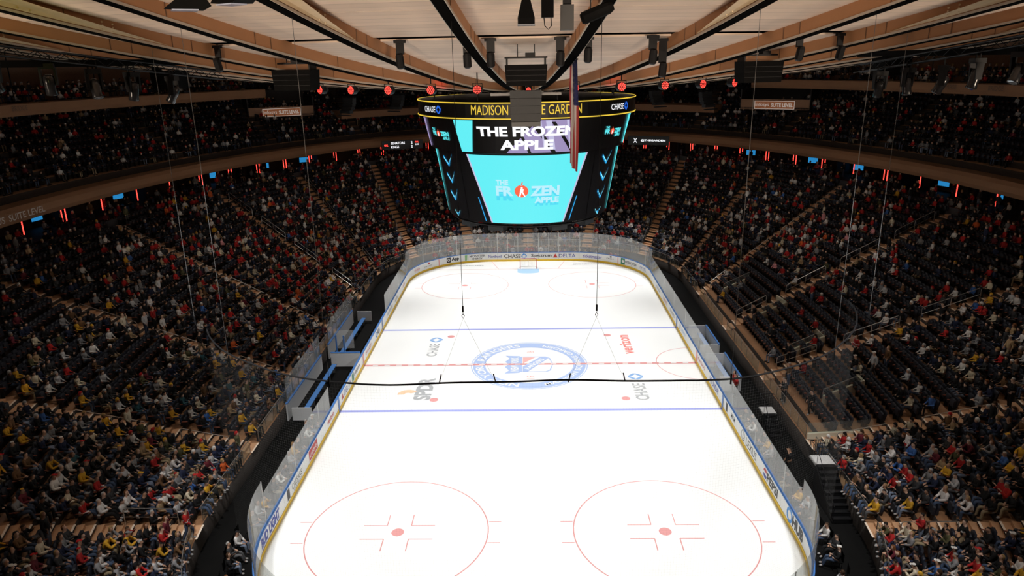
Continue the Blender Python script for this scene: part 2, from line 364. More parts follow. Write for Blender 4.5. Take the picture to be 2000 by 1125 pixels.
# painted advertisements, reading away from the camera
def ad_ice(name, s, x, y, h, w, m, bold=.02, extra=None):
    decal(name, text_geo(s, h, w, bold), lambda a, b: (x-b, y+a, .005), m, ice)
def octo(x, y, r, m, fn=None, parent=None, name='logo_octagon'):
    g = []
    for k in range(4):
        a = PI/2*k+PI/4; c, s_ = math.cos(a), math.sin(a)
        q = [(.38, -.95), (.95, -.40), (.95, .42), (.42, .42)]
        g.append((np.array([(x+r*(p*c-t*s_), y+r*(p*s_+t*c)) for p, t in [(-.42, .95), (.55, .95), (.95, .5), (-.42, .5)]]), [(0, 1, 2, 3)]))
    return merge_geo(*g)
ad_ice('ice_lettering', 'CHASE', -7.9, 3.1, .85, 2.7, P_GREY); mark('logo_octagon', octo(-7.9, 5.35, .52, P_LOGOB), P_LOGOB, .005)
ad_ice('ice_lettering', 'CHASE', 7.9, -5.0, .95, 2.7, P_GREY); mark('logo_octagon', octo(7.9, -2.45, .52, P_LOGOB), P_LOGOB, .005)
ad_ice('ice_lettering', 'verizon', 8.0, 4.0, .95, 4.2, P_VRED)
ad_ice('ice_lettering', 'SPDR', -7.6, -4.3, 1.25, 3.7, P_GREY, .045); mark('logo_swirl', ring_geo(-8.7, -5.2, .25, .75, .6, 3.2, 12), P_ORANGE, .005)
decal('ice_lettering', text_geo('Spectrum', .75, 4.1, .02), lambda a, b: (-7.25+a, 28.75+b, .005), P_GREY, ice)
decal('ice_lettering', text_geo('MSG NETWORKS', .5, 3.6, .02), lambda a, b: (7.0+a, 28.9+b, .005), P_GREY, ice)

# ------------------------------------------------------------------ dasher boards
boards = empty('rink_boards', (0, 0, 0), label='white dasher boards with blue cap rail and clear glass around the ice', cat='boards')
BH = 1.07
def strip(mb, s0, s1, prof, n, mi=0):
    """prof: closed list of (off, z) extruded along the dasher line"""
    k = len(prof); vs = []; fs = []
    for i in range(n+1):
        s = s0+(s1-s0)*i/n
        for o, z in prof: x, y, _, _ = rink(s, o); vs.append((x, y, z))
    for i in range(n):
        for j in range(k): fs.append((i*k+j, i*k+(j+1) % k, (i+1)*k+(j+1) % k, (i+1)*k+j))
    fs += [tuple(range(k)), tuple(reversed(range(n*k, (n+1)*k)))]
    mb.add(vs, fs, mi)
def curved(s0, s1):
    m = ((s0+s1)/2) % PERIM; x, y, nx, ny = rink(m); return abs(nx) > .01 and abs(ny) > .01
NP = 66
for i in range(NP):
    s0, s1 = PERIM*i/NP+.008, PERIM*(i+1)/NP-.008
    mb = MB(); strip(mb, s0, s1, [(0, .24), (0, BH-.04), (.09, BH-.04), (.09, .02), (.0, .02)], 5 if curved(s0, s1) else 1); mb.build('board_panel', WHITE, boards)
mb = MB(); strip(mb, 0, PERIM, [(-.022, 0), (-.022, .22), (0, .235), (0, 0)], 200); mb.build('kick_plate', KICK, boards)
mb = MB(); strip(mb, 0, PERIM, [(-.02, BH-.05), (-.02, BH), (.13, BH), (.13, BH-.05)], 200); mb.build('cap_rail', CAPBLUE, boards)
for side in (-1, 1):
    for y in (7.77, -7.77):
        s = s_of(side, y); decal('blue_line_mark', rect_geo(.30, BH-.05), lambda a, b: (*rink(s-a, -.026)[:2], b+BH/2-.02), CAPBLUE, boards)
    s = s_of(side, 0); decal('centre_line_mark', rect_geo(.30, BH-.05), lambda a, b: (*rink(s-a, -.026)[:2], b+BH/2-.02), P_VRED, boards)
for sx in (-1, 1):
    s = S_FAR-sx*10.9; decal('goal_line_mark', rect_geo(.08, BH-.05), lambda a, b: (*rink(s-a, -.026)[:2], b+BH/2-.02), P_VRED, boards)
# glass
NG = 132
BENCH = (-9.6, 10.2)     # the players' benches on the left have no glass in front
def has_glass(s):
    x, y, nx, ny = rink(s); return not (x < -12.9 and BENCH[0] < y < BENCH[1])
for i in range(NG):
    s0, s1 = PERIM*i/NG+.012, PERIM*(i+1)/NG-.012; sm = (s0+s1)/2
    if not has_glass(sm): continue
    x, y, nx, ny = rink(sm); top = 3.38 if abs(y) > SIDE-.6 else 2.72
    mb = MB(); strip(mb, s0, s1, [(.05, BH), (.05, top), (.062, top), (.062, BH)], 3 if curved(s0, s1) else 1); mb.build('glass_pane', GLASS, boards)
    if abs(y) > SIDE and abs(nx) < .1 or i % 4 == 0:
        mb = MB(); xx, yy, nx, ny = rink(PERIM*i/NG, .07); mb.box((xx, yy, (BH+top)/2), (.03, .05, top-BH), math.atan2(ny, nx)); mb.build('glass_post', STEEL, boards)
# advertisements on the boards
INK = dict(black=mat('ink_black', (.02, .02, .022), .5), red=mat('ink_red', (.55, .03, .03), .5), blue=mat('ink_blue', (.03, .06, .38), .5), green=mat('ink_green', (.02, .22, .12), .5), grey=mat('ink_grey', (.25, .25, .26), .5), sky=mat('ink_sky', (.05, .3, .75), .5), purple=mat('ink_violet', (.14, .12, .5), .5), white=mat('ink_white', (.85, .85, .85), .5), lime=mat('ink_lime', (.12, .45, .08), .5))
def on_board(s, off=-.006, z=.63): return lambda a, b: (*rink(s-a, off)[:2], z+b)
def ad(text, s, h, w, ink, bold=.02, z=.63, shear=0): return decal('board_lettering', text_geo(text, h, w, bold, shear), on_board(s, z=z), INK[ink], boards)
def ad_rect(s, w, h, ink, z=.63, off=-.004): return decal('board_patch', rect_geo(w, h, 3), on_board(s, off, z), INK[ink], boards)
def ad_geo(geo, s, ink, z=.63, off=-.006): return decal('board_logo', geo, on_board(s, off, z), INK[ink], boards)
_sr = random.Random(3)
def stroke_geo(w, h):
    # lettering too small to read in the photograph: upright and cross strokes of its size
    g = []; x = -w/2
    while x < w/2-.08:
        g.append(rect_geo(.05, h*_sr.choice((.7, .7, 1)), 1, x+.03, 0))
        g.append(rect_geo(.12, .05, 1, x+.08, _sr.choice((-.3, 0, .3))*h*.7)); x += _sr.uniform(.17, .24)
    return merge_geo(*g)
def ad(text, s, h, w, ink, bold=.02, z=.63, shear=0): return decal('board_lettering', stroke_geo(w, h) if text is None else text_geo(text, h, w, bold, shear), on_board(s, z=z), INK[ink], boards)
# far end, left to right
for t, dx, h, w, ink, b in (('App', -8.7, .5, .95, 'black', .05), ('Northwell', -3.9, .36, 1.55, 'blue', .01), ('CHASE', -1.85, .48, 1.95, 'black', .01), ('Spectrum', 1.55, .48, 2.4, 'black', .02),
                         ('DELTA', 4.6, .42, 1.95, 'blue', 0), ('ticketmaster', 7.6, .42, 2.3, 'purple', .01), (None, 9.9, .16, 1.1, 'black', .02), ('enterprise', 12.9, .5, 1.9, 'grey', .03)):
    ad(t, S_FAR-dx, h, w, ink, b)
ad_geo(octo(0, 0, .30, None), S_FAR+.48, 'sky'); ad_geo(poly_geo([(-.28, -.22), (.28, -.22), (0, .26)]), S_FAR-3.2, 'red')
ad_rect(S_FAR+9.55, .52, .6, 'black'); ad_geo(ring_geo(0, 0, .10, .17, n=16), S_FAR+9.55, 'white')
ad_geo(merge_geo(*[quad_geo((x, -.3), (x+.07, -.34), (x+.1, .32), (x, .3), 1, 1) for x in (-.2, -.05, .1)]), S_FAR+7.3, 'lime'); ad('MONSTER', S_FAR+6.0, .3, 1.9, 'grey', .03, .74); ad('ENERGY', S_FAR+6.0, .2, 1.2, 'black', .03, .42)
ad_rect(S_FAR-11.6, .6, .72, 'green'); ad('e', S_FAR-11.6, .34, .36, 'white', .05)
ad_geo(disc_geo(0, 0, .13, .13, 12), S_FAR-9.9, 'grey', .86); ad(None, S_FAR+12.6, .16, 1.3, 'grey', 0, .55); ad_geo(disc_geo(0, 0, .12, .12, 12), S_FAR+12.4, 'red', .82)
ad(None, S_FAR+14.6, .45, 1.3, 'red', .03); ad(None, S_FAR-15.3, .45, 1.5, 'blue', .03)
# right side, far to near
for t, y, h, w, ink, b in ((None, 17.0, .4, 2.1, 'grey', 0), (None, 13.3, .42, 1.8, 'red', .02), (None, 9.8, .42, 2.0, 'black', .01), (None, 4.9, .36, 1.7, 'sky', .02),
                          (None, -1.5, .38, 2.2, 'red', .02), ('HYUNDAI', -5.4, .44, 2.4, 'blue', .02), ('MGM', -10.3, .34, .9, 'black', .01), ('LEXUS', -14.15, .5, 2.0, 'black', .0), ('PEPSI', -17.95, .52, 1.75, 'black', .04)):
    ad(t, s_of(1, y), h, w, ink, b)
ad_rect(s_of(1, -8.75), .4, .6, 'black'); ad_geo(merge_geo(ring_geo(0, 0, .30, .345, n=24), quad_geo((-.05, -.18), (.2, -.18), (.2, -.13), (-.05, -.13), 1, 1), quad_geo((-.07, -.18), (-.02, -.18), (.08, .24), (.04, .24), 1, 1)), s_of(1, -12.5), 'black')
def halfdisc(a0, a1, r=.3): return poly_geo([(r*math.cos(a), r*math.sin(a)) for a in np.linspace(a0, a1, 14)])
ad_geo(halfdisc(.25, PI-.25), s_of(1, -16.75), 'red'); ad_geo(halfdisc(PI+.25, 2*PI-.25), s_of(1, -16.75), 'blue'); ad_rect(s_of(1, 6.3), .35, .5, 'grey')
ad_geo(ring_geo(0, 0, .24, .40, n=24), s_of(1, -20.6), 'sky'); ad('HUB', s_of(1, -21.75), .62, 1.5, 'black', .06)
# left side, near to far
ad_geo(merge_geo(*[rect_geo(2.95, .03, 4, 0, q) for q in (-.36, .36)]), s_of(-1, -21.5), 'purple')
for t, y, h, w, ink, b in (('BUD LIGHT', -21.5, .56, 2.75, 'blue', .06), ('CAESARS', -17.1, .34, 1.75, 'black', 0), ('verizon', -9.9, .36, 1.55, 'red', .02), ('DELTA', -5.2, .4, 2.0, 'blue', 0),
                          ('enterprise', -2.2, .4, 1.9, 'grey', .02), (None, 2.0, .4, 2.2, 'red', .02), ('HUB', 6.0, .44, 1.0, 'black', .04), (None, 11.5, .42, 2.6, 'black', .01), (None, 15.0, .42, 1.5, 'black', .01), (None, 19.5, .4, 1.4, 'red', 0)):
    ad(t, s_of(-1, y), h, w, ink, b)
ad_rect(s_of(-1, -18.6), .42, .62, 'black'); ad('SPORTSBOOK', s_of(-1, -17.0), .14, 1.5, 'grey', 0, .34)
ad_rect(s_of(-1, -13.9), 1.75, .62, 'red'); ad('Lenovo', s_of(-1, -13.9), .34, 1.35, 'white', .01)
ad_rect(s_of(-1, -3.55), .55, .6, 'green'); ad_geo(poly_geo([(-.25, -.2), (.25, -.2), (0, .24)]), s_of(-1, -6.7), 'red'); ad_geo(ring_geo(0, 0, .15, .25, n=18), s_of(-1, 5.1), 'sky')
# far goal
goal = empty('goal_net', (0, 27.13, 0), label='red framed goal with white net at the far end', cat='goal')
RP = mat('goal_red', (.55, .03, .03), .4); NETW = mat('goal_net_white', (.72, .72, .72), .8)
for sx in (-1, 1): MB().tube([(sx*.91, 0, 0), (sx*.91, 0, 1.22)], .03, 8).build('post', RP, goal)
MB().tube([(-.91, 0, 1.22), (.91, 0, 1.22)], .03, 8).build('crossbar', RP, goal)
MB().tube([(-.91, 0, .03), (-1.05, .5, .03), (-.7, 1.05, .03), (.7, 1.05, .03), (1.05, .5, .03), (.91, 0, .03)], .03, 6).build('base_frame', mat('goal_white', (.8, .8, .8), .4), goal)
MB().tube([(-.88, .1, 1.2), (-.85, .5, 1.2), (-.6, .58, 1.2), (.6, .58, 1.2), (.85, .5, 1.2), (.88, .1, 1.2)], .02, 6).tube([(0, .58, 1.2), (0, 1.0, .05)], .025, 6).build('top_frame', mat('goal_white', (.8, .8, .8), .4), goal)
mb = MB()
for i in range(19):
    x = -.9+i*.1; mb.tube([(x, .0, 1.2), (x*.85, .55, 1.18), (x*.85, 1.02, .06)], .006, 3, caps=False)
for j in range(10):
    a = j/9; z = 1.18-a*1.12; y = .56+a*.46; mb.tube([(-.9, 0, z), (-.8, y, z), (.8, y, z), (.9, 0, z)], .006, 3, caps=False)
mb.build('net', NETW, goal)
# ------------------------------------------------------------------ seating bowl geometry
def quadrant(kind, a, b, r=0, n=400):
    if kind == 'e': P = np.array([(a*math.cos(t), b*math.sin(t)) for t in np.linspace(0, PI/2, n)])
    else:
        P = np.array([(a, y) for y in np.linspace(0, b-r, n)]+[(a-r+r*math.cos(t), b-r+r*math.sin(t)) for t in np.linspace(0, PI/2, n)]+[(x, b) for x in np.linspace(a-r, 0, n//3)])
    L = np.r_[0, np.cumsum(np.hypot(*np.diff(P, axis=0).T))]; return P, L/L[-1]
class Stand:
    def __init__(s, inner, outer, z0, z1, rows): s.i, s.o, s.z0, s.z1, s.n = inner, outer, z0, z1, rows; s.rise = (z1-z0)/(rows-1)
    def q(s, f, t):
        pi = [np.interp(t, s.i[1], s.i[0][:, k]) for k in (0, 1)]; po = [np.interp(t, s.o[1], s.o[0][:, k]) for k in (0, 1)]
        return pi[0]*(1-f)+po[0]*f, pi[1]*(1-f)+po[1]*f
    def at(s, f, u):
        """u: 0 right middle, 1 far end, 2 left middle, 3 near end"""
        u %= 4; k = int(u); t = u-k
        if k == 0: x, y = s.q(f, t)
        elif k == 1: x, y = s.q(f, 1-t); x = -x
        elif k == 2: x, y = s.q(f, t); x, y = -x, -y
        else: x, y = s.q(f, 1-t); y = -y
        return x, y
    def frame(s, f, u):
        x, y = s.at(f, u); x1, y1 = s.at(f, u+.002); x0, y0 = s.at(f, u-.002); tx, ty = x1-x0, y1-y0; l = math.hypot(tx, ty)
        return x, y, tx/l, ty/l
    def edge(s, i): return i/s.n          # front edge of row i (0..n)
    def seatf(s, i): return (i+.73)/s.n
    def z(s, i): return s.z0+s.rise*i
LOW = Stand(quadrant('r', 16.25, 33.5, 12.8), quadrant('e', 35.8, 54.5), 1.0, 9.5, 23)
UP = Stand(quadrant('e', 40.2, 60.0), quadrant('e', 56.0, 74.0), 13.3, 20.3, 15)
NU = 288
def terrace(st, name, label):
    V = []; F = []; MI = []
    us = [4*k/NU for k in range(NU)]; ring = lambda f, z: [(*st.at(f, u), z) for u in us]
    def join(a, b, mi):
        for k in range(NU): F.append((a+k, a+(k+1) % NU, b+(k+1) % NU, b+k)); MI.append(mi)
    for i in range(st.n):
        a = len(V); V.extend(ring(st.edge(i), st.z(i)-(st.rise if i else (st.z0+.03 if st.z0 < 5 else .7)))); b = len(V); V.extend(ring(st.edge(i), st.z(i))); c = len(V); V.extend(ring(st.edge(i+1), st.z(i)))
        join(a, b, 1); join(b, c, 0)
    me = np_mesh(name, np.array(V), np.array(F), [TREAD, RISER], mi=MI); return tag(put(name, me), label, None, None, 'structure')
low_o = terrace(LOW, 'lower_stand', 'lower terraced stand of tan treads around the rink')
up_o = terrace(UP, 'upper_stand', 'dark upper terraced stand behind the brown ring fascia')
# elliptical bands (fascia, parapets, walls)
def ell(a, b, t): return a*math.cos(t), b*math.sin(t)
def band(prof, n=160, t0=0, t1=2*PI, mi=None):
    """prof: closed list of (a, b, z)"""
    closed = abs(t1-t0-2*PI) < 1e-6; k = len(prof); mb = MB(); vs = []; fs = []
    for i in range(n+(0 if closed else 1)):
        t = t0+(t1-t0)*i/n
        for a, b, z in prof: vs.append((*ell(a, b, t), z))
    for i in range(n):
        j2 = (i+1) % n if closed else i+1
        for j in range(k): fs.append((i*k+j, j2*k+j, j2*k+(j+1) % k, i*k+(j+1) % k))
    if not closed: fs += [tuple(range(k)), tuple(reversed(range(n*k, (n+1)*k)))]
    mb.add(vs, fs); return mb
tag(band([(35.9, 54.6, 9.2), (35.9, 54.6, 10.25), (36.05, 54.75, 10.25), (36.05, 54.75, 9.2)]).build('wall_parapet', BANDG), 'slate grey parapet wall above the top row of the lower stand', kind='structure')
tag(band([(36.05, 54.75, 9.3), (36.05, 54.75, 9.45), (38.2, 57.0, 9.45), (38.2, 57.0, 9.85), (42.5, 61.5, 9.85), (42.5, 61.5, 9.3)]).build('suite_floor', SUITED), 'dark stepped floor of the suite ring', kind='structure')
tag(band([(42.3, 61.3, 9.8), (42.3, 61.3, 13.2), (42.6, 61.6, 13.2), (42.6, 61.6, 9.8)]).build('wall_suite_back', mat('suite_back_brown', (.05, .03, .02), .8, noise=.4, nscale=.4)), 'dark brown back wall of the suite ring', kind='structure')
tag(band([(38.6, 58.0, 11.55), (38.45, 57.85, 11.9), (38.5, 57.9, 12.4), (38.8, 58.2, 12.7), (40.1, 59.9, 12.72), (42.6, 61.6, 12.75), (42.6, 61.6, 11.6)]).build('suite_fascia', FASC), 'rounded brown ring fascia between the lower and upper stands', kind='structure')
tag(band([(56.5, 74.5, 19), (56.5, 74.5, 40), (57, 75, 40), (57, 75, 19)], 96).build('wall_outer', WALLD), 'dark outer wall of the arena', kind='structure')
# suite partitions, red light strips and screens around the ring
TS = [k*2*PI/72 for k in range(72)]
n_r = 0
def ring_place(side, lf): return ('left' if side < 0 else 'right')
strips = []
for k in range(-14, 47):
    t = k*2*PI/76+.05
    for dt in ((0,) if (k % 4 and abs(t-PI/2) > 1.1) else (-.0035, .0045)):
        x, y = ell(39.0, 58.4, t+dt)
        if visible((x, y, 11)) and y > -15: strips.append((x, y, t))
strips.sort(key=lambda q: (q[0] > 0, q[1]))
cnt = {}
for x, y, t in strips:
    sd = 'left' if x < 0 else 'right'; cnt[sd] = cnt.get(sd, 0)+1
    o = empty('light_strip', (x, y, 10.55), math.atan2(y, x), label=f'red vertical light strip under the {sd} ring fascia, {ordinal(cnt[sd])} from the front', cat='light strip', group='red light strips under the ring fascia')
    MB().box((0, 0, .42), (.05, .075, 1.12)).build('tube', RED_E, o); MB().box((.05, 0, .45), (.05, .11, 1.1)).build('bracket', BLACKM, o)
mb = MB()
for k in range(-12, 32):
    t = k*2*PI/38+.02; x, y = ell(40.8, 59.9, t)
    if y > -20: mb.box((x, y, 11.0), (3.0, .12, 2.6), math.atan2(y/59.9, x/40.8))
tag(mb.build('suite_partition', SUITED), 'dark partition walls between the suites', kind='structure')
ntv = {}
for k, t in enumerate([.02, .19, .30, .50, .62, .80, 2.35, 2.47, 2.62, 2.85, 3.02, 3.15]):
    x, y = ell(41.9, 60.9, t); sd = 'left' if x < 0 else 'right'; ntv[sd] = ntv.get(sd, 0)+1
    o = empty('wall_screen', (x, y, 10.35), math.atan2(y, x), label=f'blue lit television on the {sd} suite wall, {ordinal(ntv[sd])} counting counter-clockwise', cat='screen', group='blue suite televisions')
    MB().box((0, 0, .35), (.06, 1.25, .72)).build('casing', BLACKM, o); MB().box((-.04, 0, .35), (.02, 1.15, .62)).build('display', TV_E, o)
# fascia lettering
def on_fascia(t, z, a=38.36, b=57.76):
    ds = math.hypot(a*math.sin(t), b*math.cos(t)); return lambda x, y: (*ell(a, b, t-x/ds), z+y)
FL = mat('fascia_letter_white', (.75, .7, .65), .5)
fa = bpy.data.objects['suite_fascia']
decal('fascia_lettering', text_geo('LEXUS  SUITE LEVEL', .5, 6.6, .01), on_fascia(PI-.01, 12.1), FL, fa)
decal('fascia_lettering', text_geo('LEXUS  SUITE LEVEL', .5, 6.6, .01), on_fascia(-.06, 12.1), FL, fa)
# high side bridges with their own fascia
for sd, t0, t1 in (('left', PI-.75, PI+.35), ('right', -.35, .86)):
    br = tag(band([(45.2, 61.5, 18.75), (45.0, 61.3, 19.1), (45.0, 61.3, 19.75), (45.4, 61.7, 19.85), (45.5, 61.8, 19.4), (51, 67, 19.6), (51, 67, 18.75)], 40, t0, t1).build('side_bridge', FASC), f'high {sd} bridge with brown fascia hanging above the upper stand', 'bridge')
    bw = band([(51, 67, 19.6), (51, 67, 24.5), (51.3, 67.3, 24.5), (51.3, 67.3, 19.6)], 40, t0, t1).build('back_wall', mat('bridge_wall_brown', (.22, .12, .07), .7, noise=.2), br)
    tm = (t0+t1)/2+(.05 if sd == 'left' else .08)
    decal('fascia_lettering', text_geo('CHASE', .42, 1.7, .01), on_fascia(tm+.045, 19.42, 44.93, 61.23), mat('fascia_letter_dim', (.22, .14, .10), .6), br)
    decal('fascia_lettering', text_geo('BRIDGE', .42, 1.7, .01), on_fascia(tm-.045, 19.42, 44.93, 61.23), MATS['fascia_letter_dim'], br)
    decal('fascia_logo', disc_geo(0, 0, .26, .26, 12), on_fascia(tm, 19.42, 44.92, 61.22), mat('logo_deep_blue', (.04, .06, .35), .5), br)
    for k in range(7):
        t = t0+.08+(t1-t0-.16)*k/6; mb = MB(); x, y = ell(45.6, 61.9, t); mb.tube([(x, y, 19.7), (x, y, 27)], .05, 5); mb.build('hanger_rod', BLACKM, br)
# corner suite boxes with signs at the far end
for sd, sx, yy in (('left', -1, 44.4), ('right', 1, 42.0)):
    cx, cy = (-31.9 if sx < 0 else 31.0), yy; ang = math.atan2(-(cy+52), -cx)
    b_ = empty('suite_balcony', (cx, cy, 16.25), math.atan2(cy+10, cx)-PI/2, label=f'brown corner suite balcony behind the {sd} sign at the far end', cat='balcony')
    MB().box((0, .6, .55), (8.4, .2, 1.25)).build('front_panel', FASC, b_); MB().box((0, 3, .1), (8.4, 5, .2)).build('deck', SUITED, b_); MB().box((0, 5.4, 1.6), (8.4, .2, 3.2)).build('back_panel', SUITED, b_)
    for q in (-1, 1): MB().box((q*4.2, 3, 1.2), (.15, 5, 2.4)).build('side_panel', SUITED, b_)
    sg = tag(MB().box((0, 0, 0), (4.9, .08, 1.0)).build('suite_sign', mat('sign_orange', (.42, .17, .08), .5, emit=(.5, .17, .07), estr=.2)), f'orange lit suite level sign on the far {sd} balcony', 'sign')
    sg.parent = None; sg.matrix_world = b_.matrix_basis @ Matrix.Translation((0, .44, .5))
    sgl = emis('sign_letters', (.85, .75, .65), .42)
    decal('sign_frame', merge_geo(rect_geo(4.9, .06, 1, 0, .47), rect_geo(4.9, .06, 1, 0, -.47), rect_geo(.06, 1.0, 1, -2.42, 0), rect_geo(.06, 1.0, 1, 2.42, 0)), lambda x, y: (x, -.05, y), sgl, sg)
    decal('sign_lettering', text_geo('Infosys', .60, 1.65, 0), lambda x, y: (x-1.48, -.05, y), sgl, sg); decal('sign_lettering', text_geo('SUITE LEVEL', .46, 2.6, .02), lambda x, y: (x+.92, -.05, y), sgl, sg)
# far-end upper boxes and fascia closing the view behind the scoreboard
tag(band([(44, 61, 15.4), (43.8, 60.8, 16.3), (44.3, 61.3, 16.4), (49, 66, 16.4), (49, 66, 15.4)], 40, PI/2-.62, PI/2+.62).build('upper_fascia', FASC), 'brown upper fascia across the far end behind the scoreboard', kind='structure')
for k, (t, s1, s2) in enumerate(((PI/2+.485, 'SENATORS', '2'), (PI/2-.47, '@THEGARDEN', ''))):
    x, y = ell(37.3, 56.5, t); o = empty('ribbon_screen', (x, y, 11.15), math.atan2(y, x)-PI/2, label='dark ribbon screen showing ' + ('two team scores' if k == 0 else 'a white social handle') + ' on the far ring fascia', cat='screen')
    o.scale = (1.3, 1, 1.3); MB().box((0, 0, .45), (4.4, .12, .95)).build('panel', BLK_E, o)
    f = lambda dx, dz: (lambda a, b: (a+dx, -.075, b+dz))
    if k == 0:
        decal('score_lettering', text_geo('SENATORS', .26, 1.5, .02), f(-.5, .66), WHT_E, o); decal('score_lettering', text_geo('KINGS', .26, .85, .02), f(-.82, .26), WHT_E, o)
        decal('score_lettering', text_geo('2', .26, .18, .02), f(1.0, .66), WHT_E, o); decal('score_lettering', text_geo('2', .26, .18, .02), f(1.0, .26), WHT_E, o)
        decal('score_lettering', text_geo('FINAL', .16, .4, .02), f(1.55, .7), RED_E, o); decal('score_lettering', text_geo('0:00', .18, .4, .02), f(1.55, .45), WHT_E, o)
        decal('score_lettering', text_geo('NHL', .2, .4, .02), f(-1.75, .45), RED_E, o)
    else:
        decal('handle_lettering', text_geo('@THEGARDEN', .26, 2.6, .03), f(.5, .45), WHT_E, o); decal('handle_lettering', text_geo('X', .5, .42, 0), f(-1.4, .45), WHT_E, o)

# ------------------------------------------------------------------ ceiling: sagging dish with radial ribs
ZC, KC, DPH = 20.69, .00308, 2*PI/48
def dish(r): return ZC+KC*r*r
def pol(r, ph, z): return (r*math.sin(ph), -r*math.cos(ph), z)       # ph measured from the camera side
V = []; F = []
rr = [0.5, 6, 12, 20, 28, 36, 44, 52, 60, 68, 76]
for i, r in enumerate(rr):
    for k in range(96): V.append(pol(r, 2*PI*k/96, dish(r)+1.25))
for i in range(len(rr)-1):
    for k in range(96): F.append((i*96+k, i*96+(k+1) % 96, (i+1)*96+(k+1) % 96, (i+1)*96+k))
ceiling = tag(put('ceiling', np_mesh('ceiling', np.array(V), np.array(F), DECK)), 'sagging round ceiling of cream panels between radial ribs', None, None, 'structure')
RB = [6, 12, 18, 22.6, 26.35, 26.9, 30.3, 33.8, 37.4, 41.5, 46.5, 53, 62]
SLOT = 4                                        # the dark ring slot
panel_me = []
def panel_mesh(r0, r1, hw=DPH/2, rib=.17, seg=3, sub=1, drop=.45):
    mb = MB(); top = []; n = seg
    vs = []
    for i in range(n+1):
        r = r0+(r1-r0)*i/n; w = r*math.sin(hw)-rib; d = r*math.cos(hw)
        vs += [(-w, -d, dish(r)+drop), (w, -d, dish(r)+drop), (-w, -d, dish(r)+drop+.06), (w, -d, dish(r)+drop+.06)]
    fs = []
    for i in range(n):
        o = 4*i; fs += [(o, o+4, o+5, o+1), (o+2, o+3, o+7, o+6), (o, o+2, o+6, o+4), (o+1, o+5, o+7, o+3)]
    fs += [(0, 1, 3, 2), (4*n, 4*n+2, 4*n+3, 4*n+1)]
    mb.add(vs, fs); return mb
for j in range(len(RB)-1):
    if j == SLOT: panel_me.append(panel_mesh(RB[j]+.02, RB[j+1]-.02, drop=.58).mesh('lighting_slot', SOFFIT)); continue
    panel_me.append(panel_mesh(RB[j]+.022, RB[j+1]-.022).mesh('ceiling_panel', PANEL))
far_mb = MB()
for k in range(48):
    ph = k*DPH
    near = ph < PI/2+.01 or ph > 1.5*PI-.01
    for j, me in enumerate(panel_me):
        if near: o = put('lighting_slot' if j == SLOT else 'ceiling_panel', me, ceiling); o.rotation_euler = (0, 0, ph)
        else:
            M = Matrix.Rotation(ph, 4, 'Z'); far_mb.add([M @ v.co for v in me.vertices], [tuple(p.vertices) for p in me.polygons], 1 if j == SLOT else 0)
fo = far_mb.build('ceiling_panel_far', [PANEL, BLACK], ceiling); fo['kind'] = 'stuff'
# radial ribs: orange box web, black soffit channel, white edges
RS = [4.5]+[6+2*i for i in range(29)]
def sweep(prof, mats_idx, r_list):
    mb = MB(); k = len(prof); vs = []; fs = []; mi = []
    for r in r_list:
        for x, z in prof: vs.append((x, -r, dish(r)+z))
    for i in range(len(r_list)-1):
        for j in range(k): mb_f = (i*k+j, i*k+(j+1) % k, (i+1)*k+(j+1) % k, (i+1)*k+j); fs.append(mb_f)
    fs += [tuple(reversed(range(k))), tuple(range((len(r_list)-1)*k, len(r_list)*k))]
    mb.add(vs, fs); return mb
web_me = sweep([(-.17, .05), (-.17, .49), (.17, .49), (.17, .05)], None, RS).mesh('rib_web', WEB)
sof_me = sweep([(-.155, -.05), (-.155, .06), (.155, .06), (.155, -.05)], None, RS).mesh('rib_soffit', SOFFIT)
trm_me = [sweep([(s*.195, -.02), (s*.195, .055), (s*.165, .055), (s*.165, -.02)], None, RS).mesh('rib_edge', TRIM) for s in (-1, 1)]
jnt = MB()
for r in [14, 20, 23.5, 27.5, 28.3, 32, 36, 36.8, 41]:
    for s in (-1, 1): jnt.box((s*.175, -r, dish(r)+.26), (.02, .03, .4))
jnt_me = jnt.mesh('rib_joint', mat('rib_joint_brown', (.16, .08, .04), .7))
hau = {}
for s in (-1, 1):
    mb = MB(); r0, r1 = 28.5, 46; x0 = s*.19
    vs = [(x0, -r0, dish(r0)+.12), (x0, -r1, dish(r1)+.12), (x0+s*1.5, -r1, dish(r1)+.6), (x0, -r1, dish(r1)+.6), (x0, -r0, dish(r0)+.58)]
    n = 8; vs = []; fs = []
    for i in range(n+1):
        r = r0+(r1-r0)*i/n; a = i/n; tp = min(1, a*2.2); vs += [(x0, -r, dish(r)+.08), (x0+s*.04, -r, dish(r)+.08+.20*tp), (x0+s*(.02+1.3*a), -r, dish(r)+.09+.355*tp)]
    for i in range(n):
        for j in (0, 1): fs.append((3*i+j, 3*i+3+j, 3*i+4+j, 3*i+1+j))
    mb.add(vs, fs); hau[s] = mb.mesh('rib_haunch', HAUNCH)
    mb = MB()
    for r in (30.5, 33, 35.2, 37.4, 40):
        for dr in (0, .35):
            for dz in (.14, .24, .34): mb.lathe([(.035, 0), (.03, .03), (.0, .04)], 6, Matrix.Translation((x0+s*.03, -r-dr, dish(r+dr)+dz)) @ Matrix.Rotation(s*PI/2, 4, 'Y'))
    hau[s, 'b'] = mb.mesh('rib_bolt', mat('bolt_cream', (.7, .55, .35), .4))
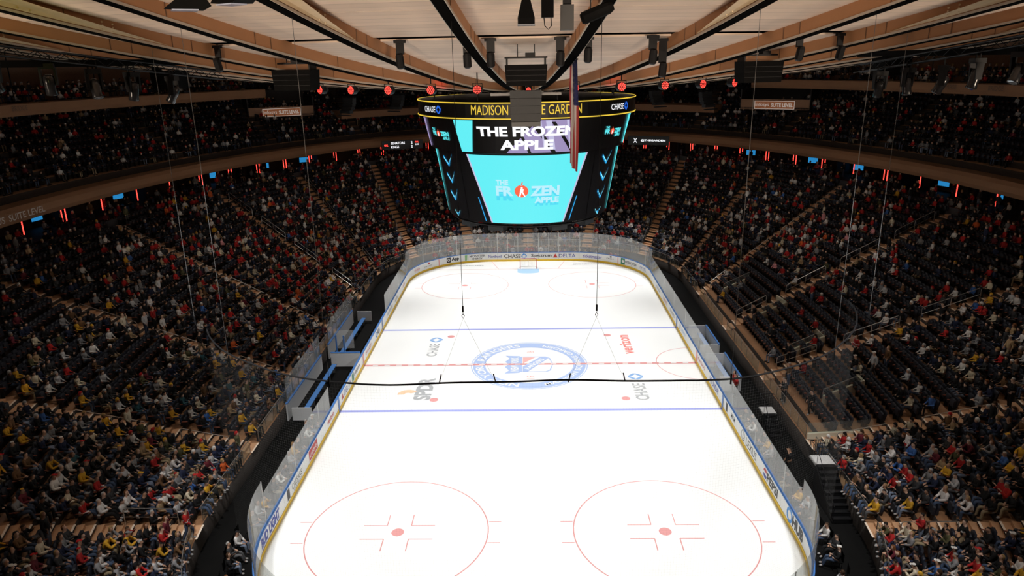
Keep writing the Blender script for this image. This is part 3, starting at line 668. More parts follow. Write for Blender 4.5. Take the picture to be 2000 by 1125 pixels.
for k in range(48):
    ph = (k+.5)*DPH
    if PI/2+.15 < ph < 1.5*PI-.15: continue
    rt = put('ceiling_rib', web_me, ceiling); rt.rotation_euler = (0, 0, ph)
    put('rib_soffit', sof_me, rt)
    for m_ in trm_me: put('rib_edge', m_, rt)
    put('rib_joint', jnt_me, rt)
    if k in (1, 3, 46, 44, 5, 42):
        s = -1 if k < 24 else 1; put('rib_haunch', hau[s], rt); put('rib_bolt', hau[s, 'b'], rt)
# ------------------------------------------------------------------ aisles, steps, rails
QA_ = [.11, .32, .50, .67, .84]
AISLES = sorted([u % 4 for a in QA_ for u in (a, -a, 2-a, 2+a)]+[1.0, 3.0])
AW = 1.15
BLOCK = {}
names_r = {(-.11, .11): 'middle right block', (-.32, -.11): 'right block beside black stairs', (-.50, -.32): 'lower right block', (-.67, -.50): 'bottom right corner block', (-.84, -.67): 'near end right block', (-1, -.84): 'near end mid-right block',
           (.11, .32): 'right block past centre', (.32, .50): 'far right block', (.50, .67): 'far right corner block', (.67, .84): 'far end right block', (.84, 1): 'far end mid-right block'}
def block_name(u):
    u = u % 4; v = u if u < 1 else (u-4 if u > 3 else None)
    left = v is None
    if left: v = 2-u
    for (a, b), n in names_r.items():
        if a <= v < b: return n.replace('right', 'left').replace('black stairs', 'curtained floor') if left else n
    return 'far end mid-left block'
step_items = []
hs_me = MB().box((0, 0, 0), (AW, .40, LOW.rise/2)).mesh('step', STEP)
tp_me = MB().box((0, 0, 0), (AW, .80, .03)).box((0, .375, .014), (AW, .09, .014), mi=1).mesh('step', [STEP, NOSE])
for u in AISLES:
    for i in range(LOW.n):
        for kind in (0, 1):
            f = (i+.52)/LOW.n if kind == 0 else (i+.80)/LOW.n
            x, y, tx, ty = LOW.frame(f, u); rot = math.atan2(ty, tx)            # local +y looks to the ice
            z = LOW.z(i)+(.016 if kind == 0 else LOW.rise/4)
            if visible((x, y, z)): step_items.append((np.linalg.norm(np.array((x, y, z))-CAM), (x, y, z), rot, kind))
step_items.sort(key=lambda q: q[0])
rest = MB()
for j, (d, p, rot, kind) in enumerate(step_items):
    me = tp_me if kind == 0 else hs_me
    if j < 296: o = put('step', me, low_o); o.location = p; o.rotation_euler = (0, 0, rot)
    else:
        M = Matrix.Translation(p) @ Matrix.Rotation(rot, 4, 'Z'); rest.add([M @ v.co for v in me.vertices], [tuple(q.vertices) for q in me.polygons])
tag(rest.build('step_rest', STEP, low_o), kind='stuff')
def rail_between(P0, P1, name, parent_label, group, h=.92, mid=.5):
    P0, P1 = Vector(P0), Vector(P1); o = empty(name, P0, label=parent_label, cat='handrail', group=group); d = P1-P0
    up = Vector((0, 0, h)); MB().tube([(0, 0, 0), up*.9, up+d*.03, d*.97+up, d+up*.9, d], .024, 6).build('top_rail', STEEL, o)
    m = Vector((0, 0, h*mid)); MB().tube([m, d+m], .018, 5).build('lower_rail', STEEL, o)
    for a in ((.5,) if d.length < 4 else (.33, .67)): MB().tube([d*a, d*a+up], .02, 5).build('post', STEEL, o)
    return o
for u in AISLES:
    for i0, i1 in ((1, 4), (6, 10), (11.5, 15.5), (17, 21)):
        side = .62 if (int(u*100) % 2) else -.62
        pts = []
        for i in (i0, i1):
            x, y, tx, ty = LOW.frame((i+.5)/LOW.n, u); pts.append((x+tx*side, y+ty*side, LOW.z0+LOW.rise*i))
        if visible(pts[0], 0, 0) and visible(pts[1], 0, 0):
            q = {1: 'lowest', 6: 'lower', 11.5: 'upper', 17: 'topmost'}[i0]; b0 = block_name(u-.01); b1 = block_name(u+.01)
            rail_between(pts[0], pts[1], 'aisle_handrail', f'{q} steel handrail on the aisle between {b0} and {b1}', 'aisle handrails of the lower stand')
# railing along the front wall of the stand
AL = sorted(AISLES)
for k, u0 in enumerate(AL):
    u1 = AL[(k+1) % len(AL)]+(4 if k == len(AL)-1 else 0)
    a, b = u0+.016, u1-.016; mid = LOW.at(0, (a+b)/2)
    if not visible((*mid, 1.4), 120, 250): continue
    o = empty('front_railing', (*mid, 1.0), label=f'glass and steel railing along the front of the {block_name((a+b)/2)}', cat='railing', group='front railings of the lower stand')
    n = 6; P = [Vector((*LOW.at(.004, a+(b-a)*i/n), 1.0))-o.location for i in range(n+1)]; U = Vector((0, 0, .85))
    MB().tube([p+U for p in P], .022, 5).build('top_rail', STEEL, o)
    for i, p in enumerate(P):
        MB().tube([p, p+U], .02, 5).build('post', STEEL, o)
        if i < n:
            q = P[i+1]; d = (q-p); mb = MB(); w = Vector((0, 0, 1)); A = p+d*.05+w*.06; B = p+d*.95+w*.06; nn = d.cross(w).normalized()*.008
            H = w*.70; mb.add([A-nn, B-nn, B-nn+H, A-nn+H, A+nn, B+nn, B+nn+H, A+nn+H], [(0, 1, 2, 3), (7, 6, 5, 4), (0, 4, 5, 1), (3, 2, 6, 7), (0, 3, 7, 4), (1, 5, 6, 2)]); mb.build('glass_pane', GLASS2, o)
# pale parapets and glass beside the gangways of the right stand
vom = [(18.0, 11.9, 1.85, 20.3, 12.1, 2.85, 'farthest'), (18.5, 4.05, 1.95, 21.0, 4.3, 3.03, 'third'), (18.7, -3.45, 2.0, 21.1, -3.4, 3.05, 'second'), (18.3, -10.65, 1.9, 20.6, -10.7, 2.95, 'nearest')]
for x0, y0, z0, x1, y1, z1, nm in vom:
    o = empty('gangway_parapet', (x0, y0, z0-.2), math.atan2(y1-y0, x1-x0), label=f'{nm} pale concrete parapet with glass and rail in the empty right rows', cat='parapet', group='gangway parapets on the right')
    L = math.hypot(x1-x0, y1-y0); dz = z1-z0
    mb = MB(); mb.prism([(0, -.2), (L, dz-.2), (L, dz+.62), (0, .62)], -.09, .09, Matrix(((1, 0, 0, 0), (0, 0, 1, 0), (0, 1, 0, 0), (0, 0, 0, 1)))); mb.build('wall', CONC, o)
    mb = MB(); mb.prism([(0, .4), (L, dz+.4), (L, dz+1.0), (0, 1.0)], -.012, .012, Matrix(((1, 0, 0, 0), (0, 0, 1, 0), (0, 1, 0, 0), (0, 0, 0, 1)))); mb.build('glass_pane', GLASS2, o)
    MB().tube([(0, .04, .45), (0, .04, 1.05), (L, .04, dz+1.05), (L, .04, dz+.45)], .022, 6).build('hand_rail', STEEL, o)
    mb = MB(); mb.box((L+.05, .9, dz+.2), (.16, 1.9, .8)); mb.build('end_wall', CONC, o)
o = empty('ramp_wall', (16.3, -13.7, .3), math.atan2(-1.3, 2.6), label='long pale ramp wall with dark stripe beside the black stairs', cat='wall')
mb = MB(); mb.prism([(0, 0), (3.3, .6), (3.3, 2.1), (0, 1.1)], -.1, .1, Matrix(((1, 0, 0, 0), (0, 0, 1, 0), (0, 1, 0, 0), (0, 0, 0, 1)))); mb.build('wall', CONC, o)
mb = MB(); mb.prism([(0, .62), (3.3, 1.42), (3.3, 1.56), (0, .74)], -.115, .115, Matrix(((1, 0, 0, 0), (0, 0, 1, 0), (0, 1, 0, 0), (0, 0, 0, 1)))); mb.build('stripe', BLACK, o)
mb = MB(); mb.prism([(0, 1.1), (3.3, 2.1), (3.3, 2.75), (0, 1.75)], -.012, .012, Matrix(((1, 0, 0, 0), (0, 0, 1, 0), (0, 1, 0, 0), (0, 0, 0, 1)))); mb.build('glass_pane', GLASS2, o)
# black stairs from the stand down to the event floor
def stairs(x, y0, z0, n, w, lab, dirn=-1):
    o = empty('black_stairs', (x, y0, 0), label=lab, cat='stairs'); rise = z0/n
    for i in range(n):
        MB().box((0, dirn*(.15+i*.30), z0-rise*(i+.5)-.0), (w, .31, rise)).box((0, dirn*(.29+i*.30), z0-rise*i-.01), (w, .03, .02), mi=1).build('tread', [BLACKM, mat('tread_edge', (.06, .06, .065), .5)], o)
    MB().box((0, -dirn*.45, z0-.05), (w+.1, .95, .1)).build('landing', mat('landing_grating', (.55, .55, .55), .5, noise=.3, nscale=14), o)
    for s in (-1, 1):
        mb = MB(); mb.prism([(0, 0), (-dirn*-.0, z0), (dirn*n*.3, 0)], -.02, .02, Matrix(((0, 0, 1, s*(w/2+.03)), (1, 0, 0, 0), (0, 1, 0, 0), (0, 0, 0, 1)))); mb.build('stringer', BLACKM, o)
        MB().tube([(s*(w/2+.05), -dirn*.9, z0), (s*(w/2+.05), -dirn*.9, z0+.95), (s*(w/2+.05), 0, z0+.95), (s*(w/2+.05), dirn*n*.3, .95), (s*(w/2+.05), dirn*n*.3, 0)], .02, 5).build('hand_rail', BLACKM, o)
        for i in range(0, n, 2): MB().tube([(s*(w/2+.05), dirn*(.15+i*.3), z0-rise*(i+1)), (s*(w/2+.05), dirn*(.15+i*.3), z0-rise*(i+.5)+.95)], .012, 4).build('baluster', BLACKM, o)
    for i in range(9): MB().tube([(-w/2+w*i/8, -dirn*.9, z0), (-w/2+w*i/8, -dirn*.9, z0+.95)], .012, 4).build('gate_bar', BLACKM, o)
    MB().tube([(-w/2, -dirn*.9, z0+.95), (w/2, -dirn*.9, z0+.95)], .018, 5).build('gate_rail', BLACKM, o)
stairs(15.75, -17.7, 1.75, 9, .95, 'long black stairs with grated landing and railings near the right corner glass')
stairs(15.2, -10.4, 1.0, 5, .75, 'short black stairs below the empty right rows by the glass')
# ------------------------------------------------------------------ players' benches on the left, penalty boxes on the right
PLANK = mat('bench_blue', (.06, .20, .52), .4); PEN = mat('bench_wall_white', (.72, .74, .76), .5)
for nm, y0, y1 in (('near', -8.9, -.9), ('far', 1.6, 9.6)):
    o = empty('players_bench', (-15.0, (y0+y1)/2, 0), label=f'{nm} blue players bench behind the left boards', cat='bench'); L = y1-y0
    MB().box((0, 0, .52), (.36, L, .06)).build('seat_plank', PLANK, o)
    for k in range(6): MB().box((0, -L/2+.5+k*(L-1)/5, .25), (.3, .06, .48)).build('leg', STEEL, o)
    MB().box((-1.05, 0, .62), (.10, L+.4, 1.2)).build('back_wall', PEN, o); MB().box((-1.05, 0, 1.25), (.16, L+.4, .07)).build('back_cap', CAPBLUE, o)
    MB().box((0, (L/2+.35)*(1 if nm == 'far' else -1), .6), (1.3, .08, .9)).build('end_wall', PEN, o)
    for k in range(6): MB().box((-1.05, -L/2+(k+.5)*L/6, 2.1), (.014, L/6-.04, 1.6)).build('glass_pane', GLASS, o)
    for k in range(7): MB().box((-1.05, -L/2+k*L/6, 2.1), (.05, .03, 1.65)).build('glass_post', STEEL, o)
    MB().box((.55, 0, .02), (1.2, L, .03)).build('rubber_floor', BLACK, o)
o = empty('bench_divider', (-14.3, .35, 0), label='white divider with blue frame between the two players benches', cat='divider')
MB().box((0, -.45, .58), (2.3, .10, 1.15)).build('wall', PEN, o); MB().box((0, -.45, 1.18), (2.3, .14, .06)).build('cap', CAPBLUE, o)
for dx in (-.9, -.3): MB().box((dx, .5, 1.1), (.10, .10, 2.2)).build('post', CAPBLUE, o)
MB().box((-.2, .5, 1.9), (1.4, .015, 1.5)).build('glass_pane', GLASS, o)
for nm, y0, y1 in (('near', -5.2, -.8), ('far', .8, 5.2)):
    o = empty('penalty_box', (14.1, (y0+y1)/2, 0), label=f'{nm} penalty box bench behind the right boards', cat='bench'); L = y1-y0
    MB().box((.2, 0, .5), (.36, L-.3, .06)).build('seat_plank', PLANK, o); MB().box((.75, 0, .6), (.08, L, 1.1)).build('back_wall', PEN, o); MB().box((.75, 0, 1.18), (.12, L, .06)).build('back_cap', CAPBLUE, o)
    for s in (-1, 1): MB().box((0, s*(L/2-.05), .6), (1.4, .06, 1.1)).build('end_wall', PEN, o)
    for s in (-1, 1): MB().box((.2, s*(L/2-.5), .25), (.3, .06, .48)).build('leg', STEEL, o)
# ------------------------------------------------------------------ seats
NAVY = (.014, .017, .028)
SEATM = mat('seat_navy', NAVY, .55, noise=.25, nscale=9); SEATB = mat('seat_plastic_black', (.012, .012, .014), .35); ARMR = mat('armrest_red_brown', (.26, .085, .055), .45)
def seat_geo():
    back = MB(); back.prism([(-.23, .42), (.23, .42), (.24, .80), (.17, .90), (-.17, .90), (-.24, .80)], -.05, .05, Matrix(((1, 0, 0, 0), (0, -.2, -1, -.12), (0, 1, -.2, 0), (0, 0, 0, 1))) @ Matrix.Translation((0, 0, 0)))
    pan = MB(); pan.prism([(-.22, .40), (.22, .40), (.22, .78), (.15, .83), (-.15, .83), (-.22, .78)], -.055, .055, Matrix(((1, 0, 0, 0), (0, -.06, -1, -.05), (0, 1, -.06, 0), (0, 0, 0, 1))))
    pan_dn = MB(); pan_dn.box((0, -.02, .43), (.44, .44, .09))
    arm = MB(); arm.box((.275, -.08, .64), (.05, .34, .045)); std = MB(); std.box((.275, -.16, .31), (.045, .26, .62))
    return back, pan, pan_dn, arm, std
sb, sp_, spd, sa, ss = seat_geo()
SEAT_ME = [sb.mesh('backrest', SEATM), sp_.mesh('seat_pan', SEATM), spd.mesh('seat_pan', SEATM), sa.mesh('armrest', ARMR), ss.mesh('standard', SEATB)]
def tri_np(mb):
    V = np.array(mb.v); T = []
    for f in mb.f:
        for k in range(1, len(f)-1): T.append((f[0], f[k], f[k+1]))
    return V, np.array(T)
def combo(parts):
    V = []; T = []; C_ = []; o = 0
    for mb, c in parts:
        v, t = tri_np(mb); V.append(v); T.append(t+o); C_.append(np.tile(c, (len(v), 1))); o += len(v)
    return np.vstack(V), np.vstack(T), np.vstack(C_)
arm_lo = MB().box((.275, -.08, .64), (.05, .34, .045)); std_lo = MB().add([(.275, -.29, 0), (.275, -.03, 0), (.275, -.03, .62), (.275, -.29, .62)], [(0, 1, 2, 3)])
SEAT_T = combo([(sb, NAVY), (sp_, NAVY), (arm_lo, (.26, .085, .055)), (std_lo, (.012, .012, .014))])
SEAT_TD = combo([(sb, NAVY), (arm_lo, (.26, .085, .055))])
def scatter(tmpl, places, cols=None):
    """places: list of (x,y,z,rot[,scale]); returns stacked arrays"""
    V, T, C_ = tmpl; P = np.array([p[:4] for p in places], float); n = len(P); ca, sa_ = np.cos(P[:, 3]), np.sin(P[:, 3])
    X = V[None, :, 0]*ca[:, None]-V[None, :, 1]*sa_[:, None]+P[:, :1]; Y = V[None, :, 0]*sa_[:, None]+V[None, :, 1]*ca[:, None]+P[:, 1:2]; Z = V[None, :, 2]+P[:, 2:3]
    VV = np.stack([X, Y, Z], -1).reshape(-1, 3); TT = (T[None]+(np.arange(n)*len(V))[:, None, None]).reshape(-1, 3)
    CC = np.tile(C_, (n, 1)) if cols is None else cols
    return VV, TT, CC
def row_seats(st, pitch=.56, aisles=True, gap=AW/2+.30):
    """every seat position of a stand, walked along each row"""
    res = []; us = np.linspace(0, 4, 2401)
    for i in range(st.n):
        f = st.seatf(i); P = np.array([st.at(f, u) for u in us]); L = np.r_[0, np.cumsum(np.hypot(*np.diff(P, axis=0).T))]
        for k, u0 in enumerate(AL):
            u1 = AL[(k+1) % len(AL)]+(4 if k == len(AL)-1 else 0)
            l0, l1 = np.interp(u0, us, L), (np.interp(u1, us, L) if u1 <= 4 else L[-1]+np.interp(u1-4, us, L))
            n = int((l1-l0-2*gap)//pitch)+1; s0 = (l0+l1)/2-(n-1)*pitch/2
            for j in range(n):
                l = (s0+j*pitch) % L[-1]; u = float(np.interp(l, L, us)); x, y, tx, ty = st.frame(f, u)
                res.append(dict(x=x, y=y, z=st.z(i), rot=math.atan2(ty, tx), u=u, row=i, blk=k, seat=j, n=n))
    return res
low_seats = [s for s in row_seats(LOW) if not (s['row'] == 0 and (s['u'] < .3 or s['u'] > 3.68)) and visible((s['x'], s['y'], s['z']+.6), 260, 140)]
up_seats = [s for s in row_seats(UP, .62) if visible((s['x'], s['y'], s['z']+.6), 200, 60)]
# ------------------------------------------------------------------ people: colours
TOPS = dict(black=('black jacket', (.012, .012, .013)), navy=('navy jacket', (.018, .024, .055)), char=('charcoal coat', (.045, .045, .048)), grey=('grey hoodie', (.23, .23, .24)), lgrey=('pale grey hoodie', (.42, .42, .43)), white=('white sweater', (.66, .64, .62)),
            red=('red jersey', (.42, .022, .020)), redj=('red jacket', (.36, .02, .02)), wjersey=('white jersey', (.68, .64, .62)), maroon=('maroon jacket', (.13, .02, .03)), blue=('blue jacket', (.05, .13, .36)), yellow=('yellow jersey', (.62, .34, .03)), tan=('tan coat', (.36, .25, .14)),
            cream=('cream jacket', (.60, .53, .40)), olive=('olive jacket', (.09, .085, .04)), brown=('brown jacket', (.14, .075, .035)), orange=('orange jacket', (.62, .12, .03)), pink=('pink sweater', (.60, .26, .28)), teal=('dark teal shirt', (.03, .09, .11)))
LEGS = dict(jeans=('blue jeans', (.06, .088, .15)), ljeans=('pale jeans', (.17, .21, .29)), black=('black trousers', (.012, .012, .013)), grey=('grey trousers', (.10, .10, .105)), khaki=('khaki trousers', (.30, .24, .15)))
HAIR = [('dark', (.012, .009, .007)), ('brown', (.045, .024, .012)), ('blond', (.30, .19, .08)), ('grey', (.35, .34, .33)), ('ginger', (.16, .06, .02))]
SKIN = [(.50, .30, .21), (.42, .24, .16), (.56, .36, .27), (.22, .11, .07), (.33, .18, .11)]
def wchoice(d): ks = list(d); ws = np.array([d[k] for k in ks], float); return ks[int(rng.choice(len(ks), p=ws/ws.sum()))]
P_NEARL = dict(black=48, navy=16, char=14, grey=8, lgrey=4, white=4, red=3, redj=2, maroon=3, blue=2, yellow=6, tan=3, cream=4, olive=4, brown=5, teal=1, wjersey=1)
P_RED = dict(black=40, navy=11, char=12, grey=7, lgrey=3, white=8, red=19, redj=8, wjersey=6, maroon=4, blue=2, yellow=1, tan=3, cream=3, olive=2, brown=3, orange=2, pink=1)
P_NEARR = dict(black=46, navy=14, char=13, grey=8, lgrey=4, white=5, red=6, redj=3, wjersey=2, maroon=3, blue=2, yellow=3, tan=3, cream=4, olive=4, brown=4, orange=1)
P_UPPER = dict(black=48, navy=12, char=14, grey=8, lgrey=3, white=5, red=12, redj=8, wjersey=3, maroon=5, brown=4, tan=2)
def dress(u, y):
    u = u % 4
    pal = P_UPPER if y > 900 else P_NEARL if (2 < u < 3.0 and y < -4) else P_NEARR if (u > 3 and y < -6) else P_RED
    return dict(top=wchoice(pal), leg=wchoice(dict(jeans=40, ljeans=12, black=30, grey=10, khaki=8)), hair=int(rng.choice(5, p=[.42, .27, .12, .12, .07])), skin=int(rng.choice(5, p=[.4, .25, .2, .07, .08])), hat=wchoice(dict(none=74, cap=18, beanie=8)), hatc=wchoice(dict(black=4, red=3, white=3, grey=2, yellow=1)))
def occupancy(s):
    u, i = s['u'] % 4, s['row']; v = u if u < 1 else u-4 if u > 3 else 2-u; left = 1 < u < 3
    if not left:
        if -.33 < v < .30 and i < 7+(2 if v < .11 else 0): return .02
        if -.33 < v < .42 and i < 10: return .55
        if v <= -.33: return .74 if i < 12 else .48
        return .50 if i < 15 else .36
    if v < -.33: return .76 if i < 13 else .55
    if v < -.11: return .58 if i < 9 else .42 if i < 15 else .30
    if v < .12: return .36 if i < 2 else .50 if i < 14 else .40
    return .66 if i < 15 else .46
# ------------------------------------------------------------------ people: bodies grown on a skeleton
def skeleton(pose):
    """joints {name: (pos, radius)}, bones [(a, b, region)] ; person looks along +y"""
    J = {}; B = []
    def j(n, p, r): J[n] = (Vector(p), r)
    sit = pose['sit']; lean = pose.get('lean', 0); hz = .50 if sit else .94; tw = pose.get('twist', 0)
    def T(y, z): a = lean; return (y*math.cos(a)+z*math.sin(a), hz+z*math.cos(a)-y*math.sin(a))
    j('pelvis', (0, 0, hz), .145)
    for n, y, z, r in (('belly', -.01, .17, .138), ('chest', -.02, .37, .155), ('neck', -.01, .515, .058), ('jaw', .02, .60, .075), ('skull', .005, .69, .098), ('crown', -.005, .765, .062)):
        yy, zz = T(y, z); j(n, (tw*z, yy, zz), r)
    yy, zz = T(.118, .645); j('nose', (tw*.65, yy, zz), .017)
    B += [('pelvis', 'belly', 'torso'), ('belly', 'chest', 'torso'), ('chest', 'neck', 'neck'), ('neck', 'jaw', 'head'), ('jaw', 'skull', 'head'), ('skull', 'crown', 'head'), ('jaw', 'nose', 'head')]
    for s in (-1, 1):
        k = 'l' if s < 0 else 'r'; yy, zz = T(-.02, .43); j('sho'+k, (s*.19+tw*.4, yy, zz), .066); a = pose['arms'][0 if s < 0 else 1]
        j('elb'+k, (s*a[0][0], a[0][1], a[0][2]), .047); j('wri'+k, (s*a[1][0], a[1][1], a[1][2]), .031)
        e, w_ = J['elb'+k][0], J['wri'+k][0]; d = (w_-e).normalized(); side = d.cross(Vector((0, 0, 1)))
        side = side.normalized() if side.length > .1 else Vector((1, 0, 0)); dn = side.cross(d)
        j('pal'+k, w_+d*.06, .030); B += [('chest', 'sho'+k, 'torso'), ('sho'+k, 'elb'+k, 'arm'), ('elb'+k, 'wri'+k, 'arm'), ('wri'+k, 'pal'+k, 'hand')]
        for q, (o, ln) in enumerate(((-.030, .070), (-.010, .082), (.010, .078), (.028, .060))):
            b0 = w_+d*.09+side*o; b1 = b0+d*ln*.6-dn*.012; b2 = b1+d*ln*.35-dn*.03
            j(f'f{k}{q}a', b0, .0105); j(f'f{k}{q}b', b1, .0095); j(f'f{k}{q}c', b2, .008); B += [('pal'+k, f'f{k}{q}a', 'hand'), (f'f{k}{q}a', f'f{k}{q}b', 'hand'), (f'f{k}{q}b', f'f{k}{q}c', 'hand')]
        t0 = w_+d*.03-side*s*.035; t1 = t0+d*.04-side*s*.02
        j(f't{k}a', t0, .012); j(f't{k}b', t1, .009); B += [('wri'+k, f't{k}a', 'hand'), (f't{k}a', f't{k}b', 'hand')]
        L = pose['legs'][0 if s < 0 else 1]
        j('hip'+k, (s*.095, .02 if sit else 0, hz-.03), .098); j('kne'+k, (s*L[0][0], L[0][1], L[0][2]), .064); j('ank'+k, (s*L[1][0], L[1][1], L[1][2]), .043); j('toe'+k, (s*(L[1][0]+.02), L[1][1]+.15, L[1][2]-.045), .040)
        B += [('pelvis', 'hip'+k, 'leg'), ('hip'+k, 'kne'+k, 'leg'), ('kne'+k, 'ank'+k, 'leg'), ('ank'+k, 'toe'+k, 'foot'+k)]
    return J, B
def grow(pose, name):
    J, B = skeleton(pose); names = list(J); idx = {n: i for i, n in enumerate(names)}
    me = bpy.data.meshes.new(name); me.from_pydata([J[n][0] for n in names], [(idx[a], idx[b]) for a, b, _ in B], [])
    o = bpy.data.objects.new(name, me); COL.objects.link(o); o.modifiers.new('skin', 'SKIN'); sv = me.skin_vertices[0].data
    for i, n in enumerate(names): sv[i].radius = (J[n][1], J[n][1]); sv[i].use_root = (n == 'pelvis')
    ss_ = o.modifiers.new('sub', 'SUBSURF'); ss_.levels = 1; ss_.render_levels = 1
    bpy.context.view_layer.update(); dg = bpy.context.evaluated_depsgraph_get(); m2 = bpy.data.meshes.new_from_object(o.evaluated_get(dg)); bpy.data.objects.remove(o)
    V = np.array([v.co for v in m2.vertices]); N = np.array([v.normal for v in m2.vertices]); F = [tuple(p.vertices) for p in m2.polygons]
    best = np.full(len(V), 1e9); reg = np.array(['torso']*len(V), dtype=object)
    for a, b, rg in B:
        A, Bv = np.array(J[a][0]), np.array(J[b][0]); d = Bv-A; t = np.clip(((V-A) @ d)/max(d @ d, 1e-9), 0, 1); dist = np.linalg.norm(V-(A+t[:, None]*d), axis=1)-(J[a][1]*(1-t)+J[b][1]*t)
        m = dist < best; best[m] = dist[m]; reg[m] = rg
    m2.name = name; m2.materials.clear(); m2.materials.append(MATS['skin_tint']); m2.polygons.foreach_set('use_smooth', [True]*len(m2.polygons))
    def shell(regs, off, nm, mt, cond=None):
        keep = [f for f in F if all(reg[i] in regs for i in f) and (cond is None or all(cond(V[i]) for i in f))]
        used = sorted({i for f in keep for i in f}); mp = {i: k for k, i in enumerate(used)}; mb = MB()
        mb.add([V[i]+N[i]*off for i in used], [tuple(mp[i] for i in f) for f in keep]); return mb.mesh(nm, MATS[mt], True)
    sk = np.array(J['skull'][0]); ups = np.array(J['crown'][0])-np.array(J['jaw'][0]); ups /= np.linalg.norm(ups)
    hz = J['pelvis'][0].z
    parts = dict(jacket=shell(('torso', 'arm', 'neck'), .020, 'jacket', 'cloth_tint', lambda v: v[2] > hz-.14 and (v[2] < J['neck'][0].z+.02)),
                 jersey=shell(('torso', 'arm', 'neck'), .022, 'jersey', 'jersey_tint', lambda v: v[2] > hz-.14 and (v[2] < J['neck'][0].z+.01)),
                 trousers=shell(('leg',), .012, 'trousers', 'cloth_tint'), shoe_l=shell(('footl',), .012, 'shoe', 'cloth_tint'), shoe_r=shell(('footr',), .012, 'shoe', 'cloth_tint'),
                 hair=shell(('head',), .014, 'hair', 'hair_tint', lambda v: (v-sk) @ ups > .030-.10*(sk[1]-v[1] > .0) and v[1] < sk[1]+.085),
                 long=shell(('head', 'neck'), .024, 'hair', 'hair_tint', lambda v: (v[1] < sk[1]+.03 or (v-sk) @ ups > .055)),
                 hat=shell(('head',), .020, 'hat', 'cloth_tint', lambda v: (v-sk) @ ups > .022))
    # cap brim
    b = MB(); c = sk+ups*.035; fwd = np.cross(ups, np.array([1., 0, 0])); fwd = -fwd if fwd[1] < 0 else fwd
    top = [c+np.array([.085*math.sin(a), 0, 0])+fwd*(.085+.085*math.cos(a)) for a in np.linspace(-PI/2, PI/2, 7)]; bot = [p-ups*.012 for p in top]
    n = 7; b.add(top+bot, [tuple(range(n)), tuple(reversed(range(n, 2*n)))]+[(k, n+k, n+(k+1) % n, (k+1) % n) for k in range(n)]); hv = parts['hat']
    bm = bmesh.new(); bm.from_mesh(hv); t_ = b.mesh('brim', MATS['cloth_tint']); bm.from_mesh(t_); cap = bpy.data.meshes.new('cap'); bm.to_mesh(cap); bm.free(); cap.materials.append(MATS['cloth_tint']); parts['cap'] = cap; parts['beanie'] = hv
    return m2, parts
tint_mat('skin_tint', .6, noise=.05, spec=.3); tint_mat('cloth_tint', .85); tint_mat('hair_tint', .6, noise=.3); tint_mat('jersey_tint', .8, jersey=True)
SL_ = ((.14, .43, .52), (.13, .46, .10)); ST_ = ((.115, .02, .50), (.12, -.02, .09))
SITS = [dict(sit=1, lean=.02, arms=[((.25, .06, .72), (.13, .30, .62))]*2, legs=[SL_]*2),
        dict(sit=1, lean=.30, arms=[((.24, .30, .66), (.07, .46, .72))]*2, legs=[((.17, .43, .52), (.15, .40, .10))]*2),
        dict(sit=1, lean=-.10, arms=[((.26, .02, .72), (.06, .22, .74)), ((.26, .03, .71), (.03, .24, .68))], legs=[((.12, .45, .52), (.10, .58, .12))]*2),
        dict(sit=1, lean=.10, twist=.12, arms=[((.24, .16, .74), (.10, .32, .92)), ((.25, .08, .70), (.12, .30, .62))], legs=[SL_, ((.10, .42, .60), (-.02, .52, .30))]),
        dict(sit=1, lean=.04, twist=-.14, arms=[((.27, .0, .72), (.20, .26, .62)), ((.26, .10, .72), (.02, .28, .66))], legs=[((.20, .42, .52), (.18, .44, .10)), ((.16, .43, .52), (.15, .50, .10))])]
STANDS = [dict(sit=0, lean=.02, arms=[((.25, -.03, 1.14), (.22, .08, .92))]*2, legs=[ST_]*2),
          dict(sit=0, lean=.06, arms=[((.24, .06, 1.14), (.07, .28, 1.20))]*2, legs=[((.13, .04, .50), (.15, .0, .09)), ST_]),
          dict(sit=0, lean=.05, arms=[((.25, -.08, 1.14), (.22, -.02, .92)), ((.25, .06, 1.14), (.18, .20, .96))], legs=[((.10, .18, .52), (.10, .10, .10)), ((.11, -.04, .52), (.11, -.24, .13))]),
          dict(sit=0, lean=.04, arms=[((.32, .10, 1.30), (.16, .16, 1.56)), ((.25, -.02, 1.14), (.20, .12, .94))], legs=[ST_]*2)]
SIT_M = [grow(p, 'person') for p in SITS]; STAND_M = [grow(p, 'person') for p in STANDS]
def rgba(c): return (*c, 1)
def jit(c, a=.18): k = 1+rng.uniform(-a, a); return tuple(min(.9, x*k) for x in c)
